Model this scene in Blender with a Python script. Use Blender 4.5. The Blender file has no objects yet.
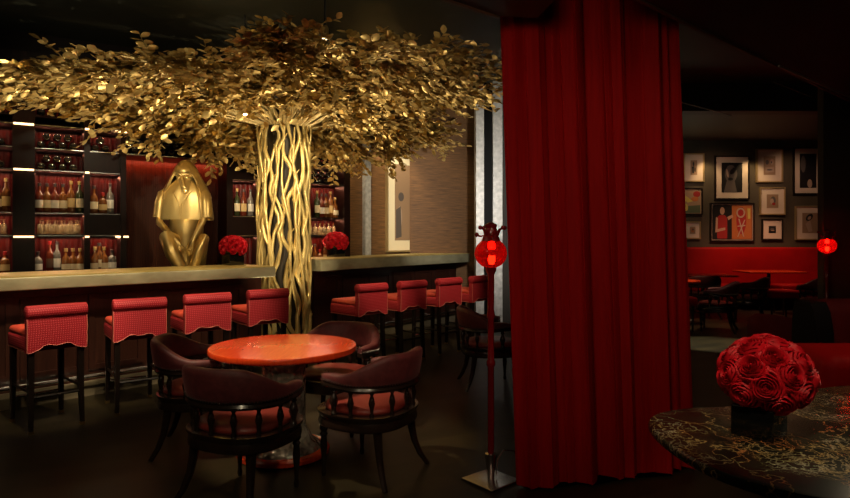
import bpy, math, random
from mathutils import Vector, Matrix
PI = math.pi
rnd = random.Random(7)
S = bpy.context.scene
COL = S.collection
F = 615.0; CX = 425.0; HY = 237.0; H = 1.5

def at(px, Y, z=0.0):
    return Vector(((px-CX)/F*Y, Y, z))
def zat(py, Y):
    return H-(py-HY)/F*Y

# ------------------------------------------------------------------ materials
class NT:
    def __init__(s, name):
        s.m = bpy.data.materials.new(name); s.m.use_nodes = True
        s.t = s.m.node_tree; s.b = s.t.nodes['Principled BSDF']; s.o = s.t.nodes['Material Output']
    def n(s, ty, **kw):
        x = s.t.nodes.new(ty)
        for k, v in kw.items():
            if k.startswith('_'): setattr(x, k[1:], v)
            else:
                x.inputs[k.replace('__', ' ')].default_value = v
        return x
    def l(s, a, b): s.t.links.new(a, b)
    def coord(s, kind='Object', scale=(1, 1, 1)):
        c = s.n('ShaderNodeTexCoord'); m = s.n('ShaderNodeMapping'); m.inputs['Scale'].default_value = scale
        s.l(c.outputs[kind], m.inputs['Vector']); return m.outputs['Vector']
    def ramp(s, fac, stops):
        r = s.n('ShaderNodeValToRGB'); e = r.color_ramp.elements
        while len(e) < len(stops): e.new(0.5)
        for i, (p, c) in enumerate(stops):
            e[i].position = p; e[i].color = (*c, 1) if len(c) == 3 else c
        s.l(fac, r.inputs['Fac']); return r.outputs['Color']
    def bump(s, h, strength=.3, dist=.01):
        b = s.n('ShaderNodeBump'); b.inputs['Strength'].default_value = strength; b.inputs['Distance'].default_value = dist
        s.l(h, b.inputs['Height']); s.l(b.outputs['Normal'], s.b.inputs['Normal'])

def mat(name, c, rough=.5, metal=0., spec=None, emit=None, estr=0., noise=None, nscale=8., bump=0., bscale=60., coat=0., sheen=0., stretch=(1, 1, 1), trans=0.):
    t = NT(name); b = t.b
    b.inputs['Base Color'].default_value = (*c, 1)
    b.inputs['Roughness'].default_value = rough; b.inputs['Metallic'].default_value = metal
    if spec is not None: b.inputs['Specular IOR Level'].default_value = spec
    if emit: b.inputs['Emission Color'].default_value = (*emit, 1); b.inputs['Emission Strength'].default_value = estr
    if coat: b.inputs['Coat Weight'].default_value = coat; b.inputs['Coat Roughness'].default_value = .1
    if sheen: b.inputs['Sheen Weight'].default_value = sheen; b.inputs['Sheen Tint'].default_value = (*[min(1, x*3+.1) for x in c], 1); b.inputs['Sheen Roughness'].default_value = .4
    if trans: b.inputs['Transmission Weight'].default_value = trans
    if noise:
        n = t.n('ShaderNodeTexNoise', Scale=nscale, Detail=5.); t.l(t.coord('Object', stretch), n.inputs['Vector'])
        t.l(t.ramp(n.outputs['Fac'], [(.3, c), (.7, noise)]), b.inputs['Base Color'])
    if bump:
        n = t.n('ShaderNodeTexNoise', Scale=bscale, Detail=3.); t.l(t.coord('Object', stretch), n.inputs['Vector'])
        t.bump(n.outputs['Fac'], bump)
    return t.m

M = {}
M['gold_leaf'] = mat('gold_leaf', (.72, .54, .20), .38, .6, noise=(.38, .22, .06), nscale=11.)
M['gold_bark'] = mat('gold_bark', (.86, .68, .28), .38, .55, noise=(.60, .43, .14), nscale=6., bump=.3, bscale=40.)
M['gold_statue'] = mat('gold_statue', (.60, .43, .17), .33, .85, noise=(.50, .35, .125), nscale=3., bump=.06, bscale=20.)
M['twig'] = mat('twig_gold', (.50, .37, .16), .4, .6)
M['dark_core'] = mat('dark_core', (.03, .022, .012), .6)
M['black_wood'] = mat('black_wood', (.012, .007, .005), .25, coat=.4, noise=(.02, .01, .007), nscale=12., stretch=(1, 1, .2))
M['stool_wood'] = mat('stool_wood', (.008, .005, .004), .35, spec=.3, noise=(.014, .008, .006), nscale=12., stretch=(1, 1, .2))
M['plum'] = mat('plum_velvet', (.07, .010, .012), .6, noise=(.12, .020, .022), nscale=25., sheen=.35)
M['chair_seat'] = mat('chair_seat_leather', (.22, .025, .018), .45, noise=(.15, .018, .012), nscale=9.)
M['brass'] = mat('brass', (.6, .42, .18), .3, 1.)
M['chrome'] = mat('steel', (.6, .58, .55), .25, 1.)
M['shelf_wood'] = mat('shelf_wood', (.007, .002, .0015), .34, spec=.2, noise=(.012, .004, .003), nscale=6., stretch=(6, 6, .5))
M['black'] = mat('black', (.003, .003, .003), .6, spec=.1)
M['led'] = mat('led', (1, .8, .5), .5, emit=(1, .62, .30), estr=3.2)
M['wine_glass'] = mat('dark_bottle', (.012, .008, .006), .12, coat=.5)
M['cork'] = mat('foil', (.10, .01, .01), .35, .3)
M['cream'] = mat('cream_paper', (.70, .58, .40), .7)
M['mat_white'] = mat('mat_board', (.62, .50, .38), .7)
M['mat_dark'] = mat('mat_board_dim', (.34, .24, .18), .7)
M['frame_black'] = mat('frame_black', (.015, .010, .008), .3)
M['frame_gold'] = mat('frame_gold', (.5, .36, .17), .4, .6)
M['bar_wood'] = mat('bar_front_wood', (.020, .006, .004), .35, noise=(.038, .012, .007), nscale=4., stretch=(8, 8, .5), coat=.2)
M['toe'] = mat('toe_stone', (.16, .13, .08), .5, noise=(.09, .07, .045), nscale=4.)
M['rose'] = mat('rose_petal', (.36, .002, .008), .55, spec=.25, noise=(.56, .004, .014), nscale=14.)
M['rose_leaf'] = mat('rose_leaf', (.01, .03, .008), .5)
M['black_glass'] = mat('black_glass', (.004, .004, .004), .08, coat=.6)
M['banq'] = mat('banquette_red', (.36, .003, .0025), .6, spec=.15, noise=(.28, .0025, .002), nscale=3.)
M['darkred'] = mat('darkred_velvet', (.085, .004, .004), .75, spec=.15, noise=(.055, .003, .003), nscale=4.)
M['lamp_red'] = mat('lamp_red', (.16, .006, .008), .2, coat=.5)
M['bulb'] = mat('bulb', (1, .6, .3), .5, emit=(1, .33, .10), estr=14.)
M['spot_lens'] = mat('spot_lens', (1, .9, .7), .5, emit=(1, .78, .42), estr=9.)
M['amber'] = mat('amber_liquor', (.16, .050, .010), .12, coat=.5)
M['clear'] = mat('clear_bottle', (.16, .14, .12), .1, coat=.5)
M['green'] = mat('green_bottle', (.03, .035, .012), .12, coat=.5)
M['rust'] = mat('rust_liquor', (.13, .022, .010), .12, coat=.5)
M['cap_gold'] = mat('cap_gold', (.45, .32, .12), .3, .6)
M['cap_dark'] = mat('cap_dark', (.03, .02, .02), .4)
M['cap_red'] = mat('cap_red', (.3, .01, .01), .4)
M['pic_black'] = mat('pic_black', (.012, .010, .010), .5)
M['pic_grey'] = mat('pic_grey', (.10, .08, .07), .6)
M['pic_pale'] = mat('pic_pale', (.40, .28, .2), .6)
M['pic_orange'] = mat('pic_orange', (.40, .12, .03), .6)
M['pic_red'] = mat('pic_red', (.30, .015, .012), .6)
M['pic_skin'] = mat('pic_skin', (.45, .27, .18), .6)
M['pic_yellow'] = mat('pic_yellow', (.5, .38, .08), .6)
M['pic_green'] = mat('pic_green', (.08, .10, .05), .6)
M['pic_tan'] = mat('pic_tan', (.30, .19, .11), .6)
M['track'] = mat('track_metal', (.35, .34, .30), .4, .3)

def m_stool():
    t = NT('stool_fabric')
    tc = t.coord('Object', (1, 1, 1))
    sep = t.n('ShaderNodeSeparateXYZ'); t.l(tc, sep.inputs[0])
    def mth(op, a, b=None, c=None):
        x = t.n('ShaderNodeMath', _operation=op)
        for i, v in enumerate((a, b, c)):
            if v is None: continue
            if isinstance(v, (int, float)): x.inputs[i].default_value = v
            else: t.l(v, x.inputs[i])
        return x.outputs[0]
    u = mth('ADD', sep.outputs[0], mth('MULTIPLY', sep.outputs[1], 1.0)); v = sep.outputs[2]
    a = mth('SINE', mth('MULTIPLY', mth('ADD', u, v), 2*PI/.034)); b = mth('SINE', mth('MULTIPLY', mth('SUBTRACT', u, v), 2*PI/.034))
    p = mth('MULTIPLY', a, b)
    c = t.ramp(p, [(.2, (.40, .008, .018)), (.6, (.64, .07, .085))])
    t.l(c, t.b.inputs['Base Color']); t.b.inputs['Roughness'].default_value = .65
    t.bump(p, .25, .003)
    return t.m
M['stool'] = m_stool()
M['stool_seat'] = mat('stool_seat_fabric', (.55, .05, .035), .6, noise=(.7, .09, .04), nscale=20.)
M['piping'] = mat('stool_piping', (.60, .16, .12), .6)

def m_curtain():
    t = NT('curtain_velvet')
    n = t.n('ShaderNodeTexNoise', Scale=9., Detail=4.); t.l(t.coord('Object', (6, 6, .35)), n.inputs['Vector'])
    t.l(t.ramp(n.outputs['Fac'], [(.3, (.26, .0015, .002)), (.7, (.34, .003, .003))]), t.b.inputs['Base Color'])
    t.b.inputs['Roughness'].default_value = .75; t.b.inputs['Specular IOR Level'].default_value = .15
    t.bump(n.outputs['Fac'], .25, .01)
    return t.m
M['curtain'] = m_curtain()

def m_floor():
    t = NT('floor_wood')
    c = t.n('ShaderNodeTexCoord'); m = t.n('ShaderNodeMapping'); m.inputs['Rotation'].default_value = (0, 0, math.radians(-28))
    t.l(c.outputs['Object'], m.inputs['Vector'])
    b = t.n('ShaderNodeTexBrick', _offset=.5); b.inputs['Scale'].default_value = 1.; b.inputs['Mortar Size'].default_value = .003
    b.inputs['Brick Width'].default_value = 1.3; b.inputs['Row Height'].default_value = .16
    b.inputs['Color1'].default_value = (.028, .021, .009, 1); b.inputs['Color2'].default_value = (.015, .012, .006, 1); b.inputs['Mortar'].default_value = (.02, .012, .007, 1)
    t.l(m.outputs[0], b.inputs['Vector'])
    n = t.n('ShaderNodeTexNoise', Scale=2.2, Detail=6.); t.l(m.outputs[0], n.inputs['Vector'])
    mx = t.n('ShaderNodeMix', _data_type='RGBA', _blend_type='MULTIPLY'); mx.inputs[0].default_value = .8
    t.l(b.outputs['Color'], mx.inputs[6]); t.l(t.ramp(n.outputs['Fac'], [(.3, (.5, .5, .5)), (.7, (1.2, 1.1, 1.))]), mx.inputs[7])
    t.l(mx.outputs[2], t.b.inputs['Base Color'])
    t.b.inputs['Roughness'].default_value = .42; t.b.inputs['Specular IOR Level'].default_value = .2
    t.bump(n.outputs['Fac'], .1, .01)
    return t.m
M['floor'] = m_floor()

def m_marble():
    t = NT('dark_marble')
    v = t.coord('Object', (1, 1, 1))
    n = t.n('ShaderNodeTexNoise', Scale=5., Detail=6.); t.l(v, n.inputs['Vector'])
    add = t.n('ShaderNodeMix', _data_type='RGBA', _blend_type='LINEAR_LIGHT'); add.inputs[0].default_value = .30
    t.l(v, add.inputs[6]); t.l(n.outputs['Color'], add.inputs[7])
    def veins(sc, w, w2):
        vo = t.n('ShaderNodeTexVoronoi', _feature='DISTANCE_TO_EDGE', Scale=sc); t.l(add.outputs[2], vo.inputs['Vector'])
        return t.ramp(vo.outputs['Distance'], [(0, (1, 1, 1)), (w, (.4, .4, .4)), (w2, (0, 0, 0))])
    a = veins(4.5, .008, .03); b = veins(17., .02, .09)
    n2 = t.n('ShaderNodeTexNoise', Scale=3.5, Detail=3.); t.l(v, n2.inputs['Vector'])
    msk = t.ramp(n2.outputs['Fac'], [(.43, (0, 0, 0)), (.58, (1, 1, 1))])
    mm = t.n('ShaderNodeMix', _data_type='RGBA', _blend_type='MULTIPLY'); mm.inputs[0].default_value = 1.
    t.l(b, mm.inputs[6]); t.l(msk, mm.inputs[7])
    mx = t.n('ShaderNodeMix', _data_type='RGBA', _blend_type='LIGHTEN'); mx.inputs[0].default_value = 1.; t.l(a, mx.inputs[6]); t.l(mm.outputs[2], mx.inputs[7])
    n3 = t.n('ShaderNodeTexNoise', Scale=7., Detail=2.); t.l(v, n3.inputs['Vector'])
    vc = t.ramp(n3.outputs['Fac'], [(.35, (.50, .17, .05)), (.5, (.48, .32, .12)), (.65, (.5, .42, .28))])
    base = t.ramp(n.outputs['Fac'], [(.35, (.008, .008, .006)), (.65, (.028, .026, .016))])
    fin = t.n('ShaderNodeMix', _data_type='RGBA'); t.l(mx.outputs[2], fin.inputs[0]); t.l(base, fin.inputs[6]); t.l(vc, fin.inputs[7])
    t.l(fin.outputs[2], t.b.inputs['Base Color']); t.b.inputs['Roughness'].default_value = .24
    return t.m
M['marble'] = m_marble()

def m_hammer():
    t = NT('hammered_silver')
    v = t.n('ShaderNodeTexVoronoi', Scale=26.); t.l(t.coord(), v.inputs['Vector'])
    t.b.inputs['Base Color'].default_value = (.60, .55, .46, 1); t.b.inputs['Metallic'].default_value = .6; t.b.inputs['Roughness'].default_value = .18
    t.bump(v.outputs['Distance'], .9, .02); return t.m
M['hammer'] = m_hammer()

def m_table():
    t = NT('orange_lacquer')
    n = t.n('ShaderNodeTexNoise', Scale=14., Detail=4.); t.l(t.coord('Object', (5, .5, 1)), n.inputs['Vector'])
    t.l(t.ramp(n.outputs['Fac'], [(.3, (.58, .038, .008)), (.7, (.70, .066, .012))]), t.b.inputs['Base Color'])
    t.b.inputs['Roughness'].default_value = .22; t.b.inputs['Coat Weight'].default_value = .3; t.b.inputs['Coat Roughness'].default_value = .12
    return t.m
M['orange'] = m_table()

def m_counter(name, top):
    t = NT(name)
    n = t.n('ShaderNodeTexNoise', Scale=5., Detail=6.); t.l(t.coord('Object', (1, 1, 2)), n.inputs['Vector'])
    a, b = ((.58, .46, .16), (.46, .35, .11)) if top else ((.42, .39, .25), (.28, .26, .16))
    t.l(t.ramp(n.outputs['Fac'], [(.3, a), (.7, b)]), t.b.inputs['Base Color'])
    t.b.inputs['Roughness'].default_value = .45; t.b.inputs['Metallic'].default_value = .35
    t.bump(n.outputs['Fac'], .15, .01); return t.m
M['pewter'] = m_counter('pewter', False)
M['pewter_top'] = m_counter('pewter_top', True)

def m_grass():
    t = NT('grasscloth')
    n = t.n('ShaderNodeTexNoise', Scale=4., Detail=6., Roughness=.65); t.l(t.coord('Object', (1., 1., 16)), n.inputs['Vector'])
    t.l(t.ramp(n.outputs['Fac'], [(.3, (.060, .026, .007)), (.7, (.20, .095, .030))]), t.b.inputs['Base Color'])
    t.b.inputs['Roughness'].default_value = .6; t.bump(n.outputs['Fac'], .3, .004); return t.m
M['grass'] = m_grass()
def m_silver():
    t = NT('silver_leaf')
    n = t.n('ShaderNodeTexNoise', Scale=14., Detail=8.); t.l(t.coord('Object', (1, 1, 1)), n.inputs['Vector'])
    t.l(t.ramp(n.outputs['Fac'], [(.3, (.34, .34, .33)), (.55, (.50, .49, .47)), (.75, (.66, .65, .62))]), t.b.inputs['Base Color'])
    t.b.inputs['Roughness'].default_value = .5; t.b.inputs['Metallic'].default_value = .2; return t.m
M['silver'] = m_silver()
def m_redpanel():
    t = NT('red_reeded_panel')
    w = t.n('ShaderNodeTexWave', Scale=5., Distortion=.3); w.bands_direction = 'X'; t.l(t.coord('Object'), w.inputs['Vector'])
    n = t.n('ShaderNodeTexNoise', Scale=5., Detail=5.); t.l(t.coord('Object', (6, 6, .4)), n.inputs['Vector'])
    t.l(t.ramp(n.outputs['Fac'], [(.3, (.030, .002, .0015)), (.7, (.070, .004, .003))]), t.b.inputs['Base Color'])
    t.b.inputs['Roughness'].default_value = .4; t.b.inputs['Specular IOR Level'].default_value = .2; t.bump(w.outputs['Fac'], .6, .01); return t.m
M['redpanel'] = m_redpanel()
M['wall_olive'] = mat('wall_olive', (.060, .046, .026), .7, noise=(.075, .058, .034), nscale=3.)
M['wall_dark'] = mat('wall_dark', (.02, .014, .009), .7, noise=(.026, .018, .012), nscale=3.)
M['ceil'] = mat('ceiling_paint', (.050, .050, .034), .6, noise=(.06, .058, .04), nscale=1.)
M['ceil_dark'] = mat('ceiling_dark', (.022, .019, .013), .6)
M['beam'] = mat('beam_paint', (.020, .024, .014), .5)
M['beam_edge'] = mat('beam_edge', (.09, .055, .03), .5)
def m_mahog():
    t = NT('mahogany_reeded')
    w = t.n('ShaderNodeTexWave', Scale=14., Distortion=.3); w.bands_direction = 'X'; t.l(t.coord('Object'), w.inputs['Vector'])
    n = t.n('ShaderNodeTexNoise', Scale=5., Detail=5.); t.l(t.coord('Object', (7, 7, .4)), n.inputs['Vector'])
    t.l(t.ramp(n.outputs['Fac'], [(.3, (.040, .011, .005)), (.7, (.085, .024, .010))]), t.b.inputs['Base Color'])
    t.b.inputs['Roughness'].default_value = .4; t.b.inputs['Specular IOR Level'].default_value = .15; t.bump(w.outputs['Fac'], .35, .006); return t.m
M['mahogany'] = m_mahog()
def m_redglass():
    t = NT('red_glass')
    t.b.inputs['Base Color'].default_value = (.80, .015, .010, 1); t.b.inputs['Roughness'].default_value = .04
    t.b.inputs['Transmission Weight'].default_value = .9; t.b.inputs['IOR'].default_value = 1.2
    t.b.inputs['Emission Color'].default_value = (1, .02, .01, 1); t.b.inputs['Emission Strength'].default_value = .03
    return t.m
M['redglass'] = m_redglass()
def m_glass():
    t = NT('tumbler_glass')
    t.b.inputs['Base Color'].default_value = (.95, .80, .52, 1); t.b.inputs['Roughness'].default_value = .05
    t.b.inputs['Transmission Weight'].default_value = .8; t.b.inputs['IOR'].default_value = 1.3
    return t.m
M['glass'] = m_glass()

# ------------------------------------------------------------------ mesh builder
class MB:
    def __init__(s): s.v = []; s.f = []; s.mi = []; s.mats = []; s.cur = 0
    def m(s, name):
        if name not in s.mats: s.mats.append(name)
        s.cur = s.mats.index(name); return s
    def add(s, vs, fs):
        o = len(s.v); s.v += [Vector(v) for v in vs]
        for f in fs: s.f.append([i+o for i in f]); s.mi.append(s.cur)
        return s
    def box(s, a, b, bev=0.):
        x0, y0, z0 = a; x1, y1, z1 = b
        if bev <= 0:
            return s.add([(x0, y0, z0), (x1, y0, z0), (x1, y1, z0), (x0, y1, z0), (x0, y0, z1), (x1, y0, z1), (x1, y1, z1), (x0, y1, z1)],
                         [(0, 3, 2, 1), (4, 5, 6, 7), (0, 1, 5, 4), (1, 2, 6, 5), (2, 3, 7, 6), (3, 0, 4, 7)])
        # rounded box: stacked rounded rectangles
        rings = []
        N = 4
        def rr(ins, z):
            r = bev; pts = []
            for cx, cy, a0 in ((x1-r, y1-r, 0), (x0+r, y1-r, 90), (x0+r, y0+r, 180), (x1-r, y0+r, 270)):
                for k in range(N+1):
                    an = math.radians(a0+90*k/N); q = r-ins
                    pts.append((cx+q*math.cos(an), cy+q*math.sin(an), z))
            return pts
        for k in range(N+1):
            an = PI/2*k/N; rings.append(rr(bev-bev*math.sin(an), z0+bev-bev*math.cos(an)))
        for k in range(N+1):
            an = PI/2*k/N; rings.append(rr(bev-bev*math.cos(an), z1-bev+bev*math.sin(an)))
        return s.loft(rings, cap=True)
    def loft(s, rings, closed=True, cap=True):
        n = len(rings[0]); vs = [p for r in rings for p in r]; fs = []
        for i in range(len(rings)-1):
            for j in range(n if closed else n-1):
                k = (j+1) % n; fs.append((i*n+j, i*n+k, (i+1)*n+k, (i+1)*n+j))
        if cap and closed:
            fs.append(tuple(range(n-1, -1, -1))); fs.append(tuple((len(rings)-1)*n+j for j in range(n)))
        return s.add(vs, fs)
    def lathe(s, prof, c=(0, 0, 0), n=16, sx=1, sy=1):
        return s.loft([[(c[0]+r*sx*math.cos(2*PI*k/n), c[1]+r*sy*math.sin(2*PI*k/n), c[2]+z) for k in range(n)] for r, z in prof])
    def tube(s, pts, rad, n=8):
        pts = [Vector(p) for p in pts]; rings = []
        if not isinstance(rad, (list, tuple)): rad = [rad]*len(pts)
        T0 = None
        for i, p in enumerate(pts):
            t = (pts[min(i+1, len(pts)-1)]-pts[max(i-1, 0)]).normalized()
            if T0 is None:
                up = Vector((0, 0, 1)) if abs(t.z) < .9 else Vector((1, 0, 0)); u = t.cross(up).normalized()
            else:
                u = (u-t*u.dot(t)).normalized()
            w = t.cross(u); T0 = t
            rings.append([p+(u*math.cos(2*PI*k/n)+w*math.sin(2*PI*k/n))*rad[i] for k in range(n)])
        return s.loft(rings)
    def ball(s, c, r, n=10, sc=(1, 1, 1)):
        m = max(4, n//2+1)
        rings = []
        for i in range(m+1):
            a = PI*(i+.001)/(m+.002); rr = max(math.sin(a), .001)
            rings.append([(c[0]+r*sc[0]*rr*math.cos(2*PI*k/n), c[1]+r*sc[1]*rr*math.sin(2*PI*k/n), c[2]-r*sc[2]*math.cos(a)) for k in range(n)])
        return s.loft(rings)
    def prism(s, poly, z0, z1):
        return s.loft([[(x, y, z0) for x, y in poly], [(x, y, z1) for x, y in poly]])
    def xform(s, Mx):
        s.v = [Mx@v for v in s.v]; return s
    def build(s, name, m=None, parent=None, sharp=40, loc=None, rotz=0):
        me = bpy.data.meshes.new(name); me.from_pydata([tuple(v) for v in s.v], [], s.f)
        mats = s.mats if s.mats else [m]
        for q in mats: me.materials.append(M[q])
        me.polygons.foreach_set('material_index', s.mi)
        me.polygons.foreach_set('use_smooth', [True]*len(s.f)); me.update()
        me.set_sharp_from_angle(angle=math.radians(sharp))
        o = bpy.data.objects.new(name, me); COL.objects.link(o)
        if parent: o.parent = parent
        if loc is not None: o.location = loc
        o.rotation_euler = (0, 0, rotz)
        return o

def tag(o, label, cat, group=None, kind=None):
    o['label'] = label; o['category'] = cat
    if group: o['group'] = group
    if kind: o['kind'] = kind
    return o
def thing(name, label, cat, loc=(0, 0, 0), rotz=0, group=None):
    o = bpy.data.objects.new(name, None); COL.objects.link(o); o.empty_display_size = .05
    o.location = loc; o.rotation_euler = (0, 0, rotz); return tag(o, label, cat, group)
def struct(o): o['kind'] = 'structure'; return o
def kids(o): return [c for c in ALLK.get(o.name, [])]
ALLK = {}
def dup(o, loc, rotz, label=None, group=None):
    r = o.copy(); COL.objects.link(r); r.location = loc; r.rotation_euler = (0, 0, rotz)
    if label: r['label'] = label
    if group: r['group'] = group
    def rec(src, dst):
        for ch in src.children:
            c = ch.copy(); COL.objects.link(c); c.parent = dst; rec(ch, c)
    rec(o, r); return r
ORD = ['leftmost', 'second from left', 'third from left', 'fourth from left', 'fifth from left', 'sixth from left', 'seventh from left', 'eighth from left', 'ninth from left', 'tenth from left']

# ------------------------------------------------------------------ camera
cam = bpy.data.cameras.new('camera'); co = bpy.data.objects.new('camera', cam); COL.objects.link(co)
co.location = (0, 0, H); co.rotation_euler = (PI/2, 0, 0)
cam.sensor_width = 36; cam.lens = F/850*36; cam.shift_y = -12/850; cam.clip_start = .05
S.camera = co
S.view_settings.view_transform = 'Standard'; S.view_settings.look = 'None'; S.view_settings.exposure = 0; S.view_settings.gamma = 1
w = bpy.data.worlds.new('world'); S.world = w; w.use_nodes = True
w.node_tree.nodes['Background'].inputs[0].default_value = (.5, .35, .2, 1); w.node_tree.nodes['Background'].inputs[1].default_value = .004

# ------------------------------------------------------------------ frames of reference
d = Vector((.683, .730, 0)).normalized(); n = Vector((-d.y, d.x, 0)); RB = math.atan2(d.y, d.x)
def bpt(t, o, z=0): return d*t+n*o+Vector((0, 0, z))
def bt(px, o):          # coordinate along the bar line for a given direction and offset
    r = Vector(((px-CX)/F, 1, 0)); Y = o/r.dot(n); return (r*Y).dot(d)
d2 = Vector((.846, .533, 0)).normalized(); n2 = Vector((-d2.y, d2.x, 0)); RS = math.atan2(d2.y, d2.x)
O2 = 8.3
def spt(s, o, z=0): return d2*s+n2*o+Vector((0, 0, z))
def st(px, o=O2):
    r = Vector(((px-CX)/F, 1, 0)); Y = o/r.dot(n2); return (r*Y).dot(d2)

# ------------------------------------------------------------------ room shell
struct(MB().box((-11, -1.5, -.1), (11, 16, 0)).build('floor', 'floor'))
struct(MB().box((-11, -1.5, 4.0), (11, 16, 4.15)).build('ceiling', 'ceil'))
struct(MB().box((-11.2, -1.5, 0), (-11, 16, 4)).build('wall_left', 'wall_dark'))
struct(MB().box((11, -1.5, 0), (11.2, 16, 4)).build('wall_right', 'wall_dark'))
struct(MB().box((-11, -1.7, 0), (11, -1.5, 4)).build('wall_front', 'wall_dark'))
struct(MB().box((1.6, 14.0, 0), (11, 14.2, 4)).build('wall_back', 'wall_olive'))
# wall behind the back bar
p0 = spt(-9, 8.95); p1 = spt(st(345, 8.95), 8.95)
wl = MB().box((-9-3, 0, 0), (st(345, 8.95), .15, 4)); struct(wl.build('wall_bar', 'shelf_wood', loc=spt(0, 8.95), rotz=RS))
def wall_seg(a, b, z0, z1, th, name, m):
    a = Vector(a); b = Vector(b); v = b-a; L = v.length
    return MB().box((0, 0, z0), (L, th, z1)).build(name, m, loc=(a.x, a.y, 0), rotz=math.atan2(v.y, v.x))
A1 = at(343, 9.7); B1 = at(414, 10.9)
struct(wall_seg(A1, B1, 0, 4, .15, 'wall_niche', 'grass'))
A2 = at(410, 10.75); B2 = at(480, 11.15)
struct(wall_seg(A2, B2, 0, 4, .45, 'wall_partition', 'grass'))
pv = (B1-A1).normalized(); prot = math.atan2(pv.y, pv.x)
def pilaster(px0, px1, Y, name, rot=0., th=.1):
    a = at(px0, Y); b = at(px1, Y); L = (b-a).length
    return struct(MB().box((0, 0, 0), (L, th, 4)).build(name, 'silver', loc=(a.x, a.y, 0), rotz=rot))
pilaster(365.5, 373, 9.95, 'trim_1', prot, .1)
pilaster(476, 484, 9.85, 'trim_2', 0, .35)
pilaster(493, 502.5, 9.85, 'trim_3', 0, .35)
a = at(484, 9.95); b = at(493, 9.95)
struct(MB().box((a.x, 9.95, 0), (b.x, 10.2, 4)).build('trim_4', 'black'))
a = at(502.5, 10.1)
struct(MB().box((a.x, 10.1, 0), (1.8, 10.3, 4)).build('wall_middle', 'wall_dark'))
struct(MB().box((1.65, 10.3, 0), (1.8, 14, 4)).build('wall_side', 'wall_dark'))
# right foreground pier
struct(MB().box((4.89, 7.55, 0), (7.5, 7.66, 4)).build('wall_pier', 'wall_olive'))
# dropped ceilings and beams
sl = MB().m('ceil_dark').prism([(.95, 3.16), (1.18, 3.37), (1.526, 3.68), (4.03, 5.84), (7.5, 8.83), (9, 7), (9, -1.4), (1.5, -1.4)], 2.8, 3.99)
sl.m('beam_edge').prism([(.95, 3.15), (1.526, 3.67), (4.03, 5.83), (4.03, 5.86), (1.526, 3.70), (.95, 3.18)], 2.79, 2.805)
struct(sl.build('trim_5', 'ceil_dark'))
bm_ = MB().m('beam').prism([(.41, 3.37), (.62, 3.40), (.665, 3.13), (-.55, 2.2), (-.75, 2.4)], 2.71, 3.99)
struct(bm_.build('trim_6', 'beam'))
struct(MB().m('beam_edge').prism([(.41, 3.37), (-.75, 2.4), (-.765, 2.42), (.40, 3.39)], 2.70, 2.74).build('trim_7', 'beam_edge'))
struct(MB().box((2.2, 10.0, 3.55), (10, 10.3, 3.99)).build('trim_8', 'ceil_dark'))
struct(MB().box((1.8, 10.3, 3.70), (11, 14, 3.75)).build('trim_9', 'ceil'))
# ceiling soffit on the left over the bar corner
struct(MB().prism([(-11, 9.5), (-11, 5.6), (-6.2, 7.0), (-5.2, 8.7), (-6, 9.5)], 3.75, 3.99).build('trim_10', 'ceil_dark'))
def bar_between(name, p, q, r, m, label, cat):
    return tag(MB().tube([p, q], r, 6).build(name, m), label, cat)
def rail(pxa, pya, pxb, pyb, z, w, label):
    Ya = (z-H)*F/(HY-pya); Yb = (z-H)*F/(HY-pyb)
    return bar_between('ceiling_track', at(pxa, Ya, z), at(pxb, Yb, z), w, 'track', label, 'track')
rail(779, 66, 850, 97, 2.76, .010, 'pale metal ceiling track running along the edge of the low ceiling')
rail(677, 101, 731, 115.5, 3.5, .008, 'thin pale ceiling track just right of the red curtain')
rail(773, 82, 812, 97, 3.5, .007, 'short dim ceiling track between the low ceiling edge and picture wall')
for o_ in [o for o in COL.objects if o.name.startswith('ceiling_track')]:
    pass

# ------------------------------------------------------------------ bar counters
def counter(name, L, label, depth=.76, z0=1.046, z1=1.168):
    t = thing(name, label, 'bar counter')
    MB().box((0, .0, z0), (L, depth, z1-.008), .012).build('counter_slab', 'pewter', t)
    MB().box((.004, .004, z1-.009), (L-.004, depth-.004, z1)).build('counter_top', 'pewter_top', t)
    mb = MB().box((.04, .26, .14), (L-.03, depth-.03, z0+.001))
    k = 0.1
    while k+.55 < L-.05:
        x0, x1 = k, k+.50
        mb.box((x0, .245, .24), (x0+.05, .262, .96)); mb.box((x1-.05, .245, .24), (x1, .262, .96))
        mb.box((x0+.05, .245, .24), (x1-.05, .262, .29)); mb.box((x0+.05, .245, .91), (x1-.05, .262, .96)); k += .56
    mb.build('front_panel', 'bar_wood', t)
    MB().box((.05, .24, 0), (L-.04, depth-.05, .14)).build('plinth', 'toe', t)
    r = MB()
    r.tube([(.1, .16, .2), (L-.1, .16, .2)], .018, 8)
    x = .3
    while x < L-.1:
        r.tube([(x, .16, .2), (x, .25, .2)], .012, 6); x += .8
    r.build('foot_rail', 'chrome', t)
    return t
tL0 = bt(-70, 6.05); tL1 = bt(276, 6.05)
c1 = counter('bar_counter', tL1-tL0, 'long pewter topped bar counter with dark wood front left of golden tree')
c1.location = bpt(tL0, 6.05); c1.rotation_euler = (0, 0, RB)
RA = at(321, 8.0); RBp = at(470, 10.9); rv = RBp-RA; RR = math.atan2(rv.y, rv.x)
c2 = counter('bar_counter', rv.length, 'pewter topped bar counter right of golden tree ending at brown wall', .72, 1.055, 1.212)
c2.location = RA; c2.rotation_euler = (0, 0, RR)

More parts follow.
